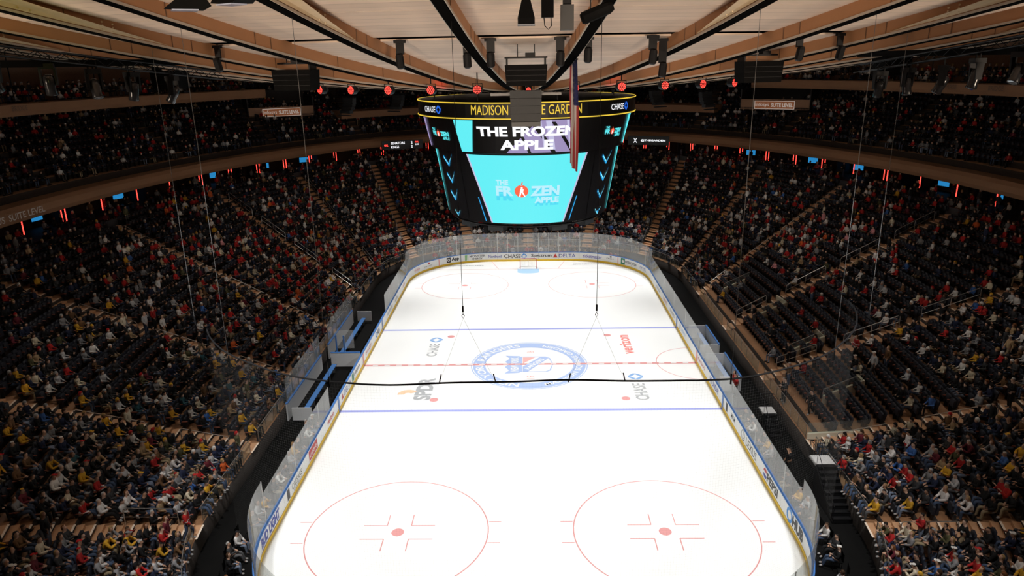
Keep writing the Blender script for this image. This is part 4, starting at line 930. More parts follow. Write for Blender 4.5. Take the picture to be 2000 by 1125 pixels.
def person(x, y, z, rot, sit, d, label, pose=None, group='spectators in the lower stand', cat='person'):
    lib = SIT_M if sit else STAND_M; body, parts = lib[pose if pose is not None else int(rng.integers(len(lib)))]
    o = put('person', body); o.location = (x, y, z); o.rotation_euler = (0, 0, rot+(rng.uniform(-.15, .15) if sit else 0)); k = rng.uniform(.94, 1.05); o.scale = (k, k, k); o.color = rgba(jit(SKIN[d['skin']], .1)); tag(o, label, cat, group)
    def part(nm, me, c): q = put(nm, me, o); q.color = rgba(c); return q
    tc = jit(TOPS[d['top']][1]); jersey = d['top'] in ('red', 'wjersey')
    if jersey: q = part('jersey', parts['jersey'], tc if d['top'] == 'red' else (.42, .022, .02))
    else: part('jacket', parts['jacket'], tc)
    if d['top'] == 'wjersey': q.data = parts['jacket']; q.color = rgba(tc)
    part('trousers', parts['trousers'], jit(LEGS[d['leg']][1])); sc_ = (.02, .02, .02) if d['skin'] % 2 else (.35, .35, .35); part('shoe', parts['shoe_l'], sc_); part('shoe', parts['shoe_r'], sc_)
    if d['hat'] == 'none': part('hair', parts['long' if d['hair'] in (2, 4) or (d['hair'] == 1 and d['skin'] == 0) else 'hair'], HAIR[d['hair']][1])
    else:
        part('hair', parts['hair'], HAIR[d['hair']][1]); hc = dict(black=(.012, .012, .013), red=(.4, .02, .02), white=(.65, .63, .6), grey=(.2, .2, .2), yellow=(.6, .33, .03))[d['hatc']]
        part(d['hat'], parts['cap' if d['hat'] == 'cap' else 'beanie'], hc)
    return o
def plabel(d, where, pre=''):
    hat = '' if d['hat'] == 'none' else f" with {d['hatc']} {d['hat']}"
    t, l = TOPS[d['top']][0], LEGS[d['leg']][0]
    for s in (f"{pre}person in {t} and {l}{hat}, {where}", f"{pre}person in {t} and {l}, {where}", f"{pre}person in {t}{hat}, {where}", f"{pre}person in {t}, {where}"):
        if len(s.split()) <= 16: return s
    return s
# simple joined figures for the far crowd
def lo_person(sit):
    mbs = []
    def seg(pts, rs, n, part, sq=1):
        mb = MB(); vs = []; fs = []
        for (p, r) in zip(pts, rs):
            for k in range(n): a = 2*PI*(k+.5)/n; vs.append((p[0]+r*math.cos(a), p[1]+r*sq*math.sin(a), p[2]))
        m = len(pts)
        for i in range(m-1):
            for k in range(n): fs.append((i*n+k, i*n+(k+1) % n, (i+1)*n+(k+1) % n, (i+1)*n+k))
        fs.append(tuple(range((m-1)*n, m*n))); mb.add(vs, fs); mbs.append((mb, part))
    def limb(p0, p1, r0, r1, part): mbs.append((MB().tube([p0, p1], r0, 4, caps=True, r2=r1), part))
    h = .48 if sit else .92
    seg([(0, 0, h-.08), (0, 0, h+.07)], [.185, .18], 6, 4, .72); seg([(0, 0, h+.07), (0, -.01, h+.30), (0, -.01, h+.45), (0, 0, h+.52)], [.18, .205, .20, .075], 6, 2, .7)
    seg([(0, .01, h+.50), (0, .02, h+.58), (0, .015, h+.68)], [.055, .085, .09], 6, 0); seg([(0, -.01, h+.66), (0, -.005, h+.74), (0, 0, h+.79)], [.105, .10, .04], 6, 1)
    seg([(0, -.045, h+.56), (0, -.04, h+.68)], [.075, .088], 5, 1)
    for s in (-1, 1):
        sh, el, wr = ((s*.22, -.01, h+.42), (s*.26, .05, h+.2), (s*.12, .30, h+.14)) if sit else ((s*.22, 0, h+.42), (s*.26, -.01, h+.18), (s*.23, .1, h-.02))
        limb(sh, el, .065, .05, 5); limb(el, wr, .05, .04, 5); limb(wr, tuple(np.array(wr)+(np.array(wr)-np.array(el))*.3), .035, .03, 0)
        if sit: limb((s*.1, 0, .48), (s*.13, .44, .52), .095, .075, 3); limb((s*.13, .44, .53), (s*.13, .46, .08), .068, .045, 3); limb((s*.13, .40, .05), (s*.13, .62, .05), .05, .04, 6)
        else: limb((s*.1, 0, .92), (s*.11, .02, .48), .095, .065, 3); limb((s*.11, .02, .48), (s*.12, -.02, .06), .065, .045, 3); limb((s*.12, -.06, .045), (s*.12, .17, .04), .05, .04, 6)
    V = []; T = []; PID = []; o = 0
    for mb, part in mbs:
        v, t = tri_np(mb); V.append(v); T.append(t+o); PID.append(np.full(len(v), part)); o += len(v)
    return np.vstack(V), np.vstack(T), np.concatenate(PID)
LO = {1: lo_person(1), 0: lo_person(0)}
HATC = dict(black=(.012, .012, .013), red=(.4, .02, .02), white=(.65, .63, .6), grey=(.2, .2, .2), yellow=(.6, .33, .03))
def crowd(name, people, label, cat='crowd'):
    VV = []; TT = []; CC = []; o = 0
    for sit in (1, 0):
        ps = [p for p in people if p['sit'] == sit]
        if not ps: continue
        V, T, pid = LO[sit]; cols = np.empty((len(ps), len(V), 3))
        for a, p in enumerate(ps):
            d = p['d']; top = np.array(jit(TOPS[d['top']][1])); stripe = np.array((.66, .63, .6)) if d['top'] == 'red' else np.array((.42, .022, .02)) if d['top'] == 'wjersey' else top
            hc = np.array(HATC[d['hatc']] if d['hat'] != 'none' else HAIR[d['hair']][1])
            table = np.array([SKIN[d['skin']], hc, top, jit(LEGS[d['leg']][1]), stripe, top, (.03, .03, .03)]); cols[a] = table[pid]
        v, t, c = scatter((V, T, None), [(p['x'], p['y'], p['z'], p['rot']+rng.uniform(-.35, .35)) for p in ps], cols.reshape(-1, 3))
        VV.append(v); TT.append(t+o); CC.append(c); o += len(v)
    me = np_mesh(name, np.vstack(VV), np.vstack(TT), MATS['crowd_tint'], np.vstack(CC)); return tag(put(name, me), label, cat, None, 'stuff')
tint_mat('crowd_tint', .85, 'attr', noise=.15, nscale=6)
# ---- who sits where
def cam_dist(s): return float(np.linalg.norm(np.array((s['x'], s['y'], s['z']+.6))-CAM))
MANUAL = []     # filled below: (x, y, z, rot, sit, dress)
MAN_SEATED = [
    (-17.94, -21.50, 'redj', 'khaki', ''),
    (-17.87, -20.53, 'char', 'black', ''),
    (-19.04, -21.50, 'navy', 'ljeans', 'cap-yellow'),
    (-16.86, -18.88, 'grey', 'jeans', 'beanie-red'),
    (-16.25, -19.65, 'yellow', 'black', ''),
    (-15.88, -26.13, 'lgrey', 'black', ''),
    (-19.60, -24.94, 'red', 'jeans', ''),
    (-18.63, -25.02, 'red', 'black', ''),
    (-18.99, -24.09, 'white', 'black', ''),
    (-20.46, -24.69, 'cream', 'khaki', ''),
    (-21.52, -24.41, 'white', 'black', 'cap-red'),
    (-20.80, -26.57, 'grey', 'jeans', ''),
    (-21.44, -23.97, 'white', 'jeans', ''),
    (-21.90, -18.57, 'yellow', 'black', ''),
    (-19.43, -17.98, 'olive', 'khaki', 'cap-yellow'),
    (-20.58, -21.26, 'lgrey', 'ljeans', ''),
    (-18.79, -22.25, 'navy', 'jeans', ''),
    (-18.46, -27.59, 'redj', 'jeans', 'beanie-red'),
    (-17.80, -27.14, 'white', 'jeans', ''),
    (-17.39, -27.73, 'grey', 'khaki', ''),
    (-17.26, -20.51, 'blue', 'black', ''),
    (-16.25, -17.70, 'orange', 'jeans', ''),
    (-21.92, -18.47, 'yellow', 'black', ''),
    (-20.67, -16.56, 'yellow', 'jeans', ''),
    (-20.01, -15.70, 'yellow', 'jeans', ''),
    (-17.74, -12.86, 'yellow', 'jeans', ''),
    (-21.83, -14.72, 'lgrey', 'jeans', ''),
    (-19.39, -13.97, 'blue', 'jeans', ''),
    (-21.06, -5.11, 'orange', 'jeans', ''),
    (-28.24, -4.90, 'red', 'jeans', 'cap-white'),
    (-28.36, -6.52, 'yellow', 'black', ''),
    (-28.03, -10.19, 'yellow', 'black', ''),
    (-25.57, -16.22, 'lgrey', 'black', ''),
    (-25.42, -17.15, 'white', 'black', ''),
    (-26.44, -16.98, 'cream', 'black', ''),
    (-26.98, -17.34, 'yellow', 'black', ''),
    (-20.96, -7.66, 'yellow', 'black', ''),
    (-20.16, -6.98, 'yellow', 'black', ''),
    (-18.90, -7.70, 'yellow', 'jeans', ''),
    (-17.98, -11.44, 'wjersey', 'jeans', 'beanie-red'),
    (-23.95, -16.47, 'navy', 'khaki', ''),
    (-23.40, -16.22, 'char', 'jeans', ''),
    (22.67, -6.84, 'wjersey', 'black', 'cap-white'),
    (28.24, -7.99, 'blue', 'black', ''),
    (27.39, -4.92, 'redj', 'black', 'cap-red'),
    (21.34, -1.65, 'redj', 'black', ''),
    (21.13, 1.02, 'redj', 'jeans', ''),
    (23.04, 1.83, 'redj', 'black', 'cap-white'),
    (18.30, -6.99, 'redj', 'jeans', ''),
    (17.73, -3.24, 'grey', 'ljeans', ''),
    (22.25, -12.58, 'lgrey', 'black', 'cap-white'),
    (21.88, -14.30, 'white', 'jeans', ''),
    (20.67, -16.56, 'cream', 'jeans', ''),
    (21.64, -16.40, 'blue', 'black', ''),
    (21.01, -15.22, 'cream', 'jeans', ''),
    (24.38, -14.88, 'cream', 'khaki', ''),
    (24.52, -13.86, 'white', 'khaki', 'cap-white'),
    (24.30, -7.48, 'yellow', 'black', ''),
    (18.37, 0.28, 'char', 'grey', ''),
    (16.89, -17.61, 'redj', 'jeans', 'cap-grey'),
    (17.66, -18.81, 'grey', 'grey', 'cap-grey'),
    (18.66, -18.72, 'white', 'ljeans', ''),
    (18.37, -20.23, 'redj', 'black', ''),
    (17.86, -20.63, 'redj', 'black', ''),
    (20.71, -20.44, 'red', 'black', ''),
    (20.52, -21.67, 'redj', 'black', ''),
    (21.07, -23.29, 'yellow', 'jeans', ''),
    (21.93, -22.50, 'yellow', 'black', ''),
    (21.18, -22.77, 'blue', 'jeans', ''),
    (17.65, -22.96, 'yellow', 'ljeans', ''),
    (16.92, -21.63, 'yellow', 'grey', ''),
    (17.10, -20.66, 'white', 'jeans', ''),
    (18.78, -25.06, 'wjersey', 'jeans', ''),
    (19.52, -22.67, 'lgrey', 'grey', ''),
    (17.57, -27.69, 'redj', 'black', ''),
    (15.49, -25.05, 'maroon', 'khaki', ''),
    (17.00, -27.04, 'grey', 'jeans', 'beanie-grey'),
    (19.32, -23.96, 'grey', 'jeans', ''),
    (16.70, -19.21, 'brown', 'jeans', ''),
    (19.76, -18.18, 'char', 'jeans', ''),
]
MAN_STAND = [
    (-16.28, -22.96, 1.00, -1.40, 'red', 'jeans', '', 'first row, bottom left corner block'),
    (-16.65, -24.05, 1.39, -1.34, 'maroon', 'black', '', 'second row, bottom left corner block'),
    (-16.41, -24.93, 1.39, -1.27, 'redj', 'black', '', 'second row, bottom left corner block'),
    (-16.57, -26.30, 1.77, -1.20, 'black', 'jeans', '', 'third row, bottom left corner block'),
    (-17.27, -23.97, 1.77, -1.36, 'black', 'black', '', 'third row, bottom left corner block'),
    (-21.39, -17.72, 3.70, -1.44, 'cream', 'black', '', 'eighth row, lower left block'),
    (-21.65, -3.32, 3.32, -1.55, 'redj', 'khaki', '', 'seventh row, middle left block'),
    (-24.92, -6.23, 4.86, -1.52, 'white', 'khaki', '', 'eleventh row, middle left block'),
    (-25.79, -5.67, 5.25, -1.52, 'redj', 'black', '', 'twelfth row, middle left block'),
    (-26.70, -4.25, 5.64, -1.53, 'wjersey', 'black', '', 'thirteenth row, middle left block'),
    (-27.04, -10.93, 6.02, -1.46, 'black', 'khaki', 'cap-white', 'fourteenth row, left block beside curtained floor'),
    (-27.64, -0.96, 6.02, -1.56, 'white', 'jeans', '', 'fourteenth row, middle left block'),
    (-22.39, -6.58, 3.70, -1.52, 'black', 'khaki', '', 'eighth row, left block beside curtained floor'),
    (-18.91, -10.81, 2.16, -1.53, 'teal', 'jeans', '', 'fourth row, left block beside curtained floor'),
    (-18.15, -9.89, 1.77, -1.54, 'olive', 'khaki', '', 'third row, left block beside curtained floor'),
    (-26.47, -8.14, 5.64, -1.49, 'cream', 'grey', '', 'thirteenth row, left block beside curtained floor'),
    (-25.72, -6.93, 5.25, -1.51, 'lgrey', 'jeans', '', 'twelfth row, left block beside curtained floor'),
    (21.35, -10.25, 3.32, 1.50, 'lgrey', 'grey', 'cap-white', 'seventh row, right block beside black stairs'),
    (20.58, -9.52, 2.93, 1.52, 'black', 'ljeans', 'cap-white', 'sixth row, right block beside black stairs'),
    (21.52, -7.36, 3.32, 1.52, 'red', 'black', '', 'seventh row, right block beside black stairs'),
    (27.26, -8.66, 6.02, 1.48, 'wjersey', 'black', '', 'fourteenth row, right block beside black stairs'),
    (26.61, -14.26, 6.02, 1.42, 'tan', 'khaki', 'cap-white', 'fourteenth row, right block beside black stairs'),
    (22.17, -10.17, 3.70, 1.50, 'brown', 'jeans', '', 'eighth row, right block beside black stairs'),
    (22.51, 2.97, 3.70, 1.59, 'redj', 'jeans', '', 'eighth row, middle right block'),
    (18.27, 3.58, 1.77, 1.58, 'black', 'grey', 'cap-black', 'third row, middle right block'),
    (18.26, -4.43, 1.77, 1.56, 'black', 'black', '', 'third row, middle right block'),
    (16.57, -8.68, 1.00, 1.57, 'black', 'black', '', 'first row, right block beside black stairs'),
    (16.57, -8.95, 1.00, 1.57, 'char', 'black', '', 'first row, right block beside black stairs'),
    (17.32, -11.38, 1.39, 1.55, 'black', 'black', '', 'second row, right block beside black stairs'),
    (24.36, -18.25, 5.25, 1.39, 'black', 'black', '', 'twelfth row, right block beside black stairs'),
    (22.82, -18.27, 4.48, 1.41, 'grey', 'black', '', 'tenth row, lower right block'),
    (25.40, -16.77, 5.64, 1.40, 'char', 'black', '', 'thirteenth row, right block beside black stairs'),
    (26.50, -7.78, 5.64, 1.50, 'black', 'black', '', 'thirteenth row, right block beside black stairs'),
    (17.39, -7.16, 1.39, 1.56, 'brown', 'jeans', '', 'second row, right block beside black stairs'),
    (17.14, -24.52, 1.77, 1.32, 'redj', 'ljeans', '', 'third row, bottom right corner block'),
    (17.94, -26.11, 2.55, 1.26, 'black', 'khaki', '', 'fifth row, bottom right corner block'),
    (14.51, -15.93, -0.03, 1.57, 'black', 'black', '', 'black floor beside the ramp wall'),
    (14.35, -5.36, -0.03, 1.57, 'red', 'black', '', 'inside the near penalty box'),
    (14.35, -5.87, -0.03, 1.57, 'redj', 'black', '', 'inside the near penalty box'),
]
low_people = []; free = []
taken = {}
for m in MAN_SEATED:
    best = min(low_seats, key=lambda s: (s['x']-m[0])**2+(s['y']-m[1])**2)
    taken[id(best)] = m
for s in low_seats:
    m = taken.get(id(s))
    if m or rng.random() < occupancy(s):
        d = dress(s['u'], s['y'])
        if m: d['top'] = m[2]; d['leg'] = m[3] or d['leg']; d['hat'], d['hatc'] = (m[4].split('-') if m[4] else ('none', 'black'))
        st_ = rng.random() < (.035 if s['y'] < 0 else .07) and not m
        low_people.append(dict(s, sit=0 if st_ else 1, d=d, dist=cam_dist(s), where=f"{ordinal(s['row']+1)} row, {ordinal(s['seat']+1)} seat, {block_name(s['u'])}"))
    else: free.append(s)
for k, (x, y, z, rot, top, leg, hat, where) in enumerate(MAN_STAND):
    d = dress(2.5, 0); d['top'] = top; d['leg'] = leg; d['hat'], d['hatc'] = hat.split('-') if hat else ('none', 'black')
    low_people.append(dict(x=x, y=y, z=z, rot=rot, sit=0, d=d, dist=0, where=where))
for s0 in np.arange(S_FAR-10.5, S_FAR+10.5, .56):       # rinkside rows behind the far glass
    for off, zz in ((1.0, 0), (1.9, .25)):
        x, y, nx, ny = rink(s0, off)
        if rng.random() < .6: low_people.append(dict(x=x, y=y, z=zz-.03, rot=math.atan2(ny, nx)+PI/2, sit=1 if rng.random() < .8 else 0, d=dress(1.0, 20), dist=90, where='x'))
low_people.sort(key=lambda p: p['dist'])
inframe = [p for p in low_people if p['dist'] == 0 or visible((p['x'], p['y'], p['z']+.8), 5, 5)]
near = inframe[:268]; ids = {id(p) for p in near}
for p in near:
    ins = -.02 if p['sit'] else .12
    person(p['x'], p['y'], p['z'], p['rot'], p['sit'], p['d'], plabel(p['d'], p['where'], '' if p['sit'] else 'standing '))
crowd('crowd', [p for p in low_people if id(p) not in ids], 'distant seated and standing spectators filling the lower stand')
# seats
free_vis = sorted([s for s in free if visible((s['x'], s['y'], s['z']+.6), 0, 0)], key=cam_dist)
near_seats = free_vis[:300]; nid = {id(s) for s in near_seats}
for s in near_seats:
    o = empty('stadium_chair', (s['x'], s['y'], s['z']), s['rot'], label=f"empty navy folding chair, {ordinal(s['row']+1)} row, {ordinal(s['seat']+1)} seat, {block_name(s['u'])}", cat='chair', group='empty folding chairs of the lower stand')
    put('backrest', SEAT_ME[0], o); put('seat_pan', SEAT_ME[1], o); put('armrest', SEAT_ME[3], o); put('standard', SEAT_ME[4], o)
a = scatter(SEAT_T, [(s['x'], s['y'], s['z'], s['rot']) for s in free if id(s) not in nid]); fr = {id(s) for s in free}
b = scatter(SEAT_TD, [(s['x'], s['y'], s['z'], s['rot']) for s in low_seats if id(s) not in fr])
V = np.vstack([a[0], b[0]]); T = np.vstack([a[1], b[1]+len(a[0])]); C_ = np.vstack([a[2], b[2]])
tint_mat('seat_tint', .5, 'attr', noise=.2, nscale=8, spec=.4)
tag(put('seating', np_mesh('seating', V, T, MATS['seat_tint'], C_)), 'rows of dark navy folding seats across the lower stand', 'seats', None, 'stuff')
# upper stand
up_people = []
for s in up_seats:
    if rng.random() < (.44 if s['row'] < 9 else .34): up_people.append(dict(s, sit=1 if rng.random() > .06 else 0, d=dress(1.0, 999)))
band_u = [p for p in up_people if p['x'] > 22 and p['x'] < 40 and p['y'] > 40]
for p in band_u: p['d']['top'] = 'wjersey' if rng.random() < .35 else p['d']['top']
for sd, t0, t1 in ((-1, PI-.7, PI+.1), (1, -.05, .8)):
    for a_, z in ((46.3, 19.5), (47.3, 19.95), (48.3, 20.4)):
        n = int((t1-t0)*52/.6)
        for k in range(n):
            t = t0+(t1-t0)*k/n
            if rng.random() < .75:
                x, y = ell(a_, a_+16.3, t); up_people.append(dict(x=x, y=y, z=z-.1, rot=math.atan2(y*.55, x)+PI/2, sit=1, d=dress(1.0, 999)))
for k in range(420):
    t = rng.uniform(-.2, PI+.2); x, y = ell(37.2 if k % 2 else 39.0, 55.9 if k % 2 else 57.9, t)
    if visible((x, y, 10)): up_people.append(dict(x=x, y=y, z=9.45 if k % 2 else 9.85, rot=math.atan2(y*.45, x)+PI/2, sit=1 if rng.random() < .8 else 0, d=dress(1.0, 999)))
crowd('upper_crowd', up_people, 'dim distant spectators in the upper stand, suites and side bridges')
v = scatter(SEAT_T, [(s['x'], s['y'], s['z'], s['rot']) for s in up_seats]); tag(put('upper_seating', np_mesh('upper_seating', v[0], v[1], MATS['seat_tint'], v[2])), 'rows of dark seats across the upper stand', 'seats', None, 'stuff')
# rinkside chairs and their sitters at the near corners
CH = [MB().box((0, -.02, .44), (.42, .42, .05)).mesh('seat', BLACK), MB().box((0, -.24, .70), (.42, .04, .42)).mesh('backrest', BLACK), MB().tube([(0, 0, 0), (0, 0, .44)], .015, 5).mesh('leg', BLACKM)]
for sd, lst in (('right', [(s_of(1, -10.2)-k*.74, 1.0 if k < 16 else 1.25) for k in range(25)]), ('left', [(s_of(-1, -10.6)+k*.74, 1.0 if k < 15 else 1.25) for k in range(24)])):
    for k, (s, off) in enumerate(lst):
        x, y, nx, ny = rink(s, off+.1*(k % 2)); rot = math.atan2(ny, nx)+PI/2
        o = empty('folding_chair', (x, y, -.03), rot, label=f'black chair behind the near {sd} glass, {ordinal(k+1)} from centre ice', cat='chair', group='rinkside chairs')
        put('seat', CH[0], o); put('backrest', CH[1], o)
        for a_, b_ in ((-.18, -.2), (.18, -.2), (-.18, .16), (.18, .16)): q = put('leg', CH[2], o); q.location = (a_, b_, 0)
        if k % 4 != 3 and not (sd == 'right' and 7 < k < 10):
            d = dress(2.5, -20); d['top'] = ['black', 'navy', 'white', 'char', 'black', 'yellow', 'lgrey'][k % 7]
            person(x, y, -.03, rot, 1, d, plabel(d, f'{ordinal(k+1)} rinkside chair behind the near {sd} glass'), group='rinkside spectators')
# ------------------------------------------------------------------ centre scoreboard
sbd = empty('centre_scoreboard', (0, 0, 12.2), label='huge tapered centre-hung scoreboard with cyan screens and yellow lettered ring', cat='scoreboard')
def sput(mb, name, mats, parent=None, smooth=False):
    mb.v = [(x, y, z-12.2) if parent in (None, sbd) else (x, y, z-12.2) for x, y, z in mb.v]; return mb.build(name, mats, parent or sbd, smooth)
TIER = {0: (7.50, 20.22, 7.50, 19.20), 1: (7.22, 19.18, 6.72, 17.05), 2: (6.42, 17.0, 5.62, 12.35)}
def shell_tier(k, off=0): rt, zt, rb, zb = TIER[k]; return rt+off, zt, rb+off, zb
def on_tier(k, off=.03, phi0=0, xs=None):
    rt, zt, rb, zb = shell_tier(k, off); rm = xs or (rt+rb)/2
    def fn(x, z):
        a = phi0+x/rm; r = rb+(rt-rb)*(z-zb)/(zt-zb); return r*math.sin(a), -r*math.cos(a), z
    return fn
def sdecal(name, geo, fn, m, parent=None):
    V, F = geo; mb = MB(); mb.add([fn(float(x), float(y)) for x, y in V], F); return sput(mb, name, m, parent)
def lathe_at(prof, n=72): return MB().lathe([(r, z) for r, z in prof], n)
core = sput(lathe_at([(5.2, 12.3), (5.62, 12.35), (6.42, 17.0), (6.72, 17.05), (7.22, 19.18), (7.3, 19.2), (7.3, 20.2), (6.2, 20.28), (2, 20.3)]), 'body', BLK_E)
band_o = sput(lathe_at([(7.30, 19.22), (7.48, 19.22), (7.5, 19.3), (7.5, 20.12), (7.48, 20.2), (7.30, 20.2)]), 'ring_screen', BLK_E)
for z in (19.24, 20.18):
    sput(MB().tube([(7.52*math.sin(2*PI*i/96), -7.52*math.cos(2*PI*i/96), z) for i in range(97)], .035, 5, caps=False), 'ring_light', YEL_E, band_o)
sdecal('ring_lettering', shift_geo(text_geo('Madison Square Garden'.upper(), .68, 7.0, .0), 0, 19.71), on_tier(0), YEL_E, band_o)
for ph in (-.93, .93):
    sdecal('ring_lettering', shift_geo(text_geo('CHASE', .36, 1.45, 0), -.35, 19.71), on_tier(0, .03, ph), WHT_E, band_o); sdecal('ring_logo', shift_geo(octo(0, 0, .24, None), .72, 19.71), on_tier(0, .03, ph), CHB_E, band_o)
def screen(name, geo, k, m, off=.03, phi0=0, parent=None): return sdecal(name, geo, on_tier(k, off, phi0), m, parent)
# upper tier front picture
up1 = screen('upper_screen', quad_geo((-3.6, 17.1), (3.75, 17.1), (4.2, 19.14), (-3.3, 19.14), 24, 3), 1, BLK_E, .03)
screen('picture_cyan', quad_geo((-4.6, 17.12), (-3.72, 17.12), (-3.35, 19.12), (-4.85, 19.12), 6, 2), 1, CYAN_E, .05, 0, up1)
screen('picture_lilac', quad_geo((-1.3, 17.12), (3.4, 17.12), (2.9, 19.12), (.7, 19.12), 16, 3), 1, PUR_E, .045, 0, up1)
for a_, b_, w_ in ((.2, 1.6, .32), (1.5, 2.9, .25), (-.8, .1, .2)): screen('picture_shadow', quad_geo((b_, 17.12), (b_+w_, 17.12), (a_+w_, 19.0), (a_, 19.0), 3, 3), 1, BLK_E, .05, 0, up1)
for a_, w_ in ((1.15, .35), (.75, .12), (2.45, .12)): screen('picture_streak', quad_geo((a_+.35, 17.3), (a_+.35+w_, 17.3), (a_+w_, 19.1), (a_, 19.1), 3, 3), 1, LIL_E, .052, 0, up1)
screen('picture_lettering', shift_geo(text_geo('THE FROZEN', .62, 6.3, .045), 0, 18.45), 1, WHT_E, .065, 0, up1); screen('picture_lettering', shift_geo(text_geo('APPLE', .62, 3.4, .045), 0, 17.62), 1, WHT_E, .065, 0, up1)
# big lower screen
def trap(tl, bl, zt, zb): return quad_geo((-bl, zb), (bl, zb), (tl, zt), (-tl, zt), 24, 8)
rm2 = (6.42+5.62)/2
low = screen('main_screen', trap(.635*rm2, .415*rm2, 16.92, 12.42), 2, CYAN_E, .05)
screen('screen_edge', merge_geo(quad_geo((-.415*rm2-.12, 12.42), (-.415*rm2, 12.42), (-.635*rm2, 16.92), (-.635*rm2-.12, 16.92), 1, 8), quad_geo((.415*rm2, 12.42), (.415*rm2+.12, 12.42), (.635*rm2+.12, 16.92), (.635*rm2, 16.92), 1, 8)), 2, LIL_E, .055, 0, low)
def apple(x, z, r): return poly_geo([(x+r*.95*math.cos(a)*(1+.06*math.cos(2*a)), z+r*(.92*math.sin(a)-.12*(abs(math.cos(a)) < .25)*(math.sin(a) > 0))) for a in np.linspace(0, 2*PI, 24, endpoint=False)])
def frozen(k, x0, z0, sc, off, parent, m, m_low=None, shadow=None, phi0=0):
    T = lambda s, h, w, dx, dz, b: shift_geo(text_geo(s, h*sc, w*sc, b), x0+dx*sc, z0+dz*sc)
    if shadow: screen('logo_shadow', merge_geo(T('FR', .50, .88, -1.12, -.24, .07), T('ZEN', .50, 1.45, .88, -.10, .07), T('APPLE', .30, 1.25, .98, -.60, .07)), k, shadow, off, phi0, parent)
    screen('logo_lettering', merge_geo(T('THE', .26, .62, -1.22, .43, .05), T('FR', .50, .88, -1.12, 0, .045), T('ZEN', .50, 1.45, .88, 0, .045), T('APPLE', .30, 1.25, .98, -.46, .05)), k, m, off+.015, phi0, parent)
    screen('logo_apple', apple(x0-.28*sc, z0, .34*sc), k, APPLE_E, off+.02, phi0, parent)
    f = merge_geo(disc_geo(x0-.26*sc, z0+.16*sc, .05*sc, .06*sc, 8), quad_geo((x0-.36*sc, z0-.05*sc), (x0-.20*sc, z0-.08*sc), (x0-.17*sc, z0+.10*sc), (x0-.33*sc, z0+.12*sc), 1, 1), quad_geo((x0-.40*sc, z0-.28*sc), (x0-.34*sc, z0-.28*sc), (x0-.27*sc, z0-.05*sc), (x0-.36*sc, z0-.05*sc), 1, 1), quad_geo((x0-.14*sc, z0-.28*sc), (x0-.08*sc, z0-.26*sc), (x0-.2*sc, z0-.05*sc), (x0-.28*sc, z0-.06*sc), 1, 1))
    screen('logo_figure', f, k, WHT_E, off+.025, phi0, parent)
    screen('logo_stem', quad_geo((x0-.30*sc, z0+.30*sc), (x0-.25*sc, z0+.30*sc), (x0-.20*sc, z0+.44*sc), (x0-.26*sc, z0+.45*sc), 1, 1), k, APPLE_E, off+.02, phi0, parent)
frozen(2, 0, 14.62, 1.32, .06, low, emis('logo_ice', (.50, .86, .97), 1.0), shadow=emis('logo_blue_shadow', (.07, .70, .90), 1.0))
# side screens
for s in (-1, 1):
    o = screen('side_screen', rect_geo(2.6, 4.2, 6, 0, 14.65), 2, BLK_E, .03, s*.98)
    for k, z in enumerate((16.35, 15.2, 14.0, 12.75)):
        w_ = .55-.03*k
        screen('neon_tick', merge_geo(quad_geo((-w_, z+.12), (-.02, z-.38), (.08, z-.25), (-w_+.05, z+.3), 2, 2), quad_geo((-.02, z-.38), (.08, z-.42), (w_*1.15, z+.5), (w_, z+.32), 2, 2)) if k < 3 else quad_geo((-.3, z), (.1, z-.25), (.3, z+.1), (-.1, z-.05), 2, 2), 2, NEONB, .06, s*.98, o)
        screen('neon_line', merge_geo(quad_geo((-w_*.8, z+.12), (0, z-.25), (0, z-.18), (-w_*.8, z+.18), 1, 1), quad_geo((0, z-.25), (.03, z-.25), (w_*.9, z+.2), (w_*.84, z+.2), 1, 1)), 2, emis('neon_core', (.3, .9, 1), 1.2), .07, s*.98, o)
    screen('corner_light', quad_geo((-.16, 12.5), (-.02, 12.5), (.02+.35, 16.9), (-.35, 16.9), 2, 6), 2, CYAN_E, .05, s*1.35)
    screen('slant_light', quad_geo((s*.0-.04, 12.5), (s*.0+.04, 12.5), (s*.42+.05, 14.1), (s*.42-.02, 14.1), 1, 3), 2, NEONB, .05, s*.50)
    o = screen('upper_side_screen', rect_geo(2.6, 1.9, 6, 0, 18.1), 1, BLK_E, .03, s*.93)
    frozen(1, 0, 18.15, .62, .05, o, CYAN_E, phi0=s*.93)
    screen('upper_corner_light', quad_geo((-.3, 17.15), (.1, 17.15), (.5, 19.1), (-.1, 19.1), 2, 3) if s < 0 else quad_geo((-.1, 17.15), (.25, 17.15), (.55, 19.1), (-.35, 19.1), 2, 3), 1, PUR_E if s < 0 else CYAN_E, .05, s*1.27)
# underside: lattice and hanging boxes
sput(MB().tube([(5.3*math.sin(2*PI*i/48), -5.3*math.cos(2*PI*i/48), 12.15) for i in range(49)], .06, 5, caps=False), 'lower_ring', BLACKM)
GREYB = mat('speaker_grey', (.022, .025, .028), .6, noise=.2)
for ph in (-.95, -.42, .42, .95, 2.2, 3.1, -2.2):
    mb = MB(); x, y = 4.9*math.sin(ph), -4.9*math.cos(ph); mb.box((x, y, 11.98), (1.1, .7, .42), ph); sput(mb, 'under_speaker', GREYB)
for ph in (-.6, .6): x, y = 4.9*math.sin(ph), -4.9*math.cos(ph); mb = MB().box((x, y, 11.85), (.3, .3, .75), ph); sput(mb, 'camera_pod', BLACKM)
for k in range(8): a = PI/4*k+.3; sput(MB().tube([(6.5*math.sin(a), -6.5*math.cos(a), 20.2), (6.3*math.sin(a), -6.3*math.cos(a), 21.3)], .05, 5), 'hanger', BLACKM)
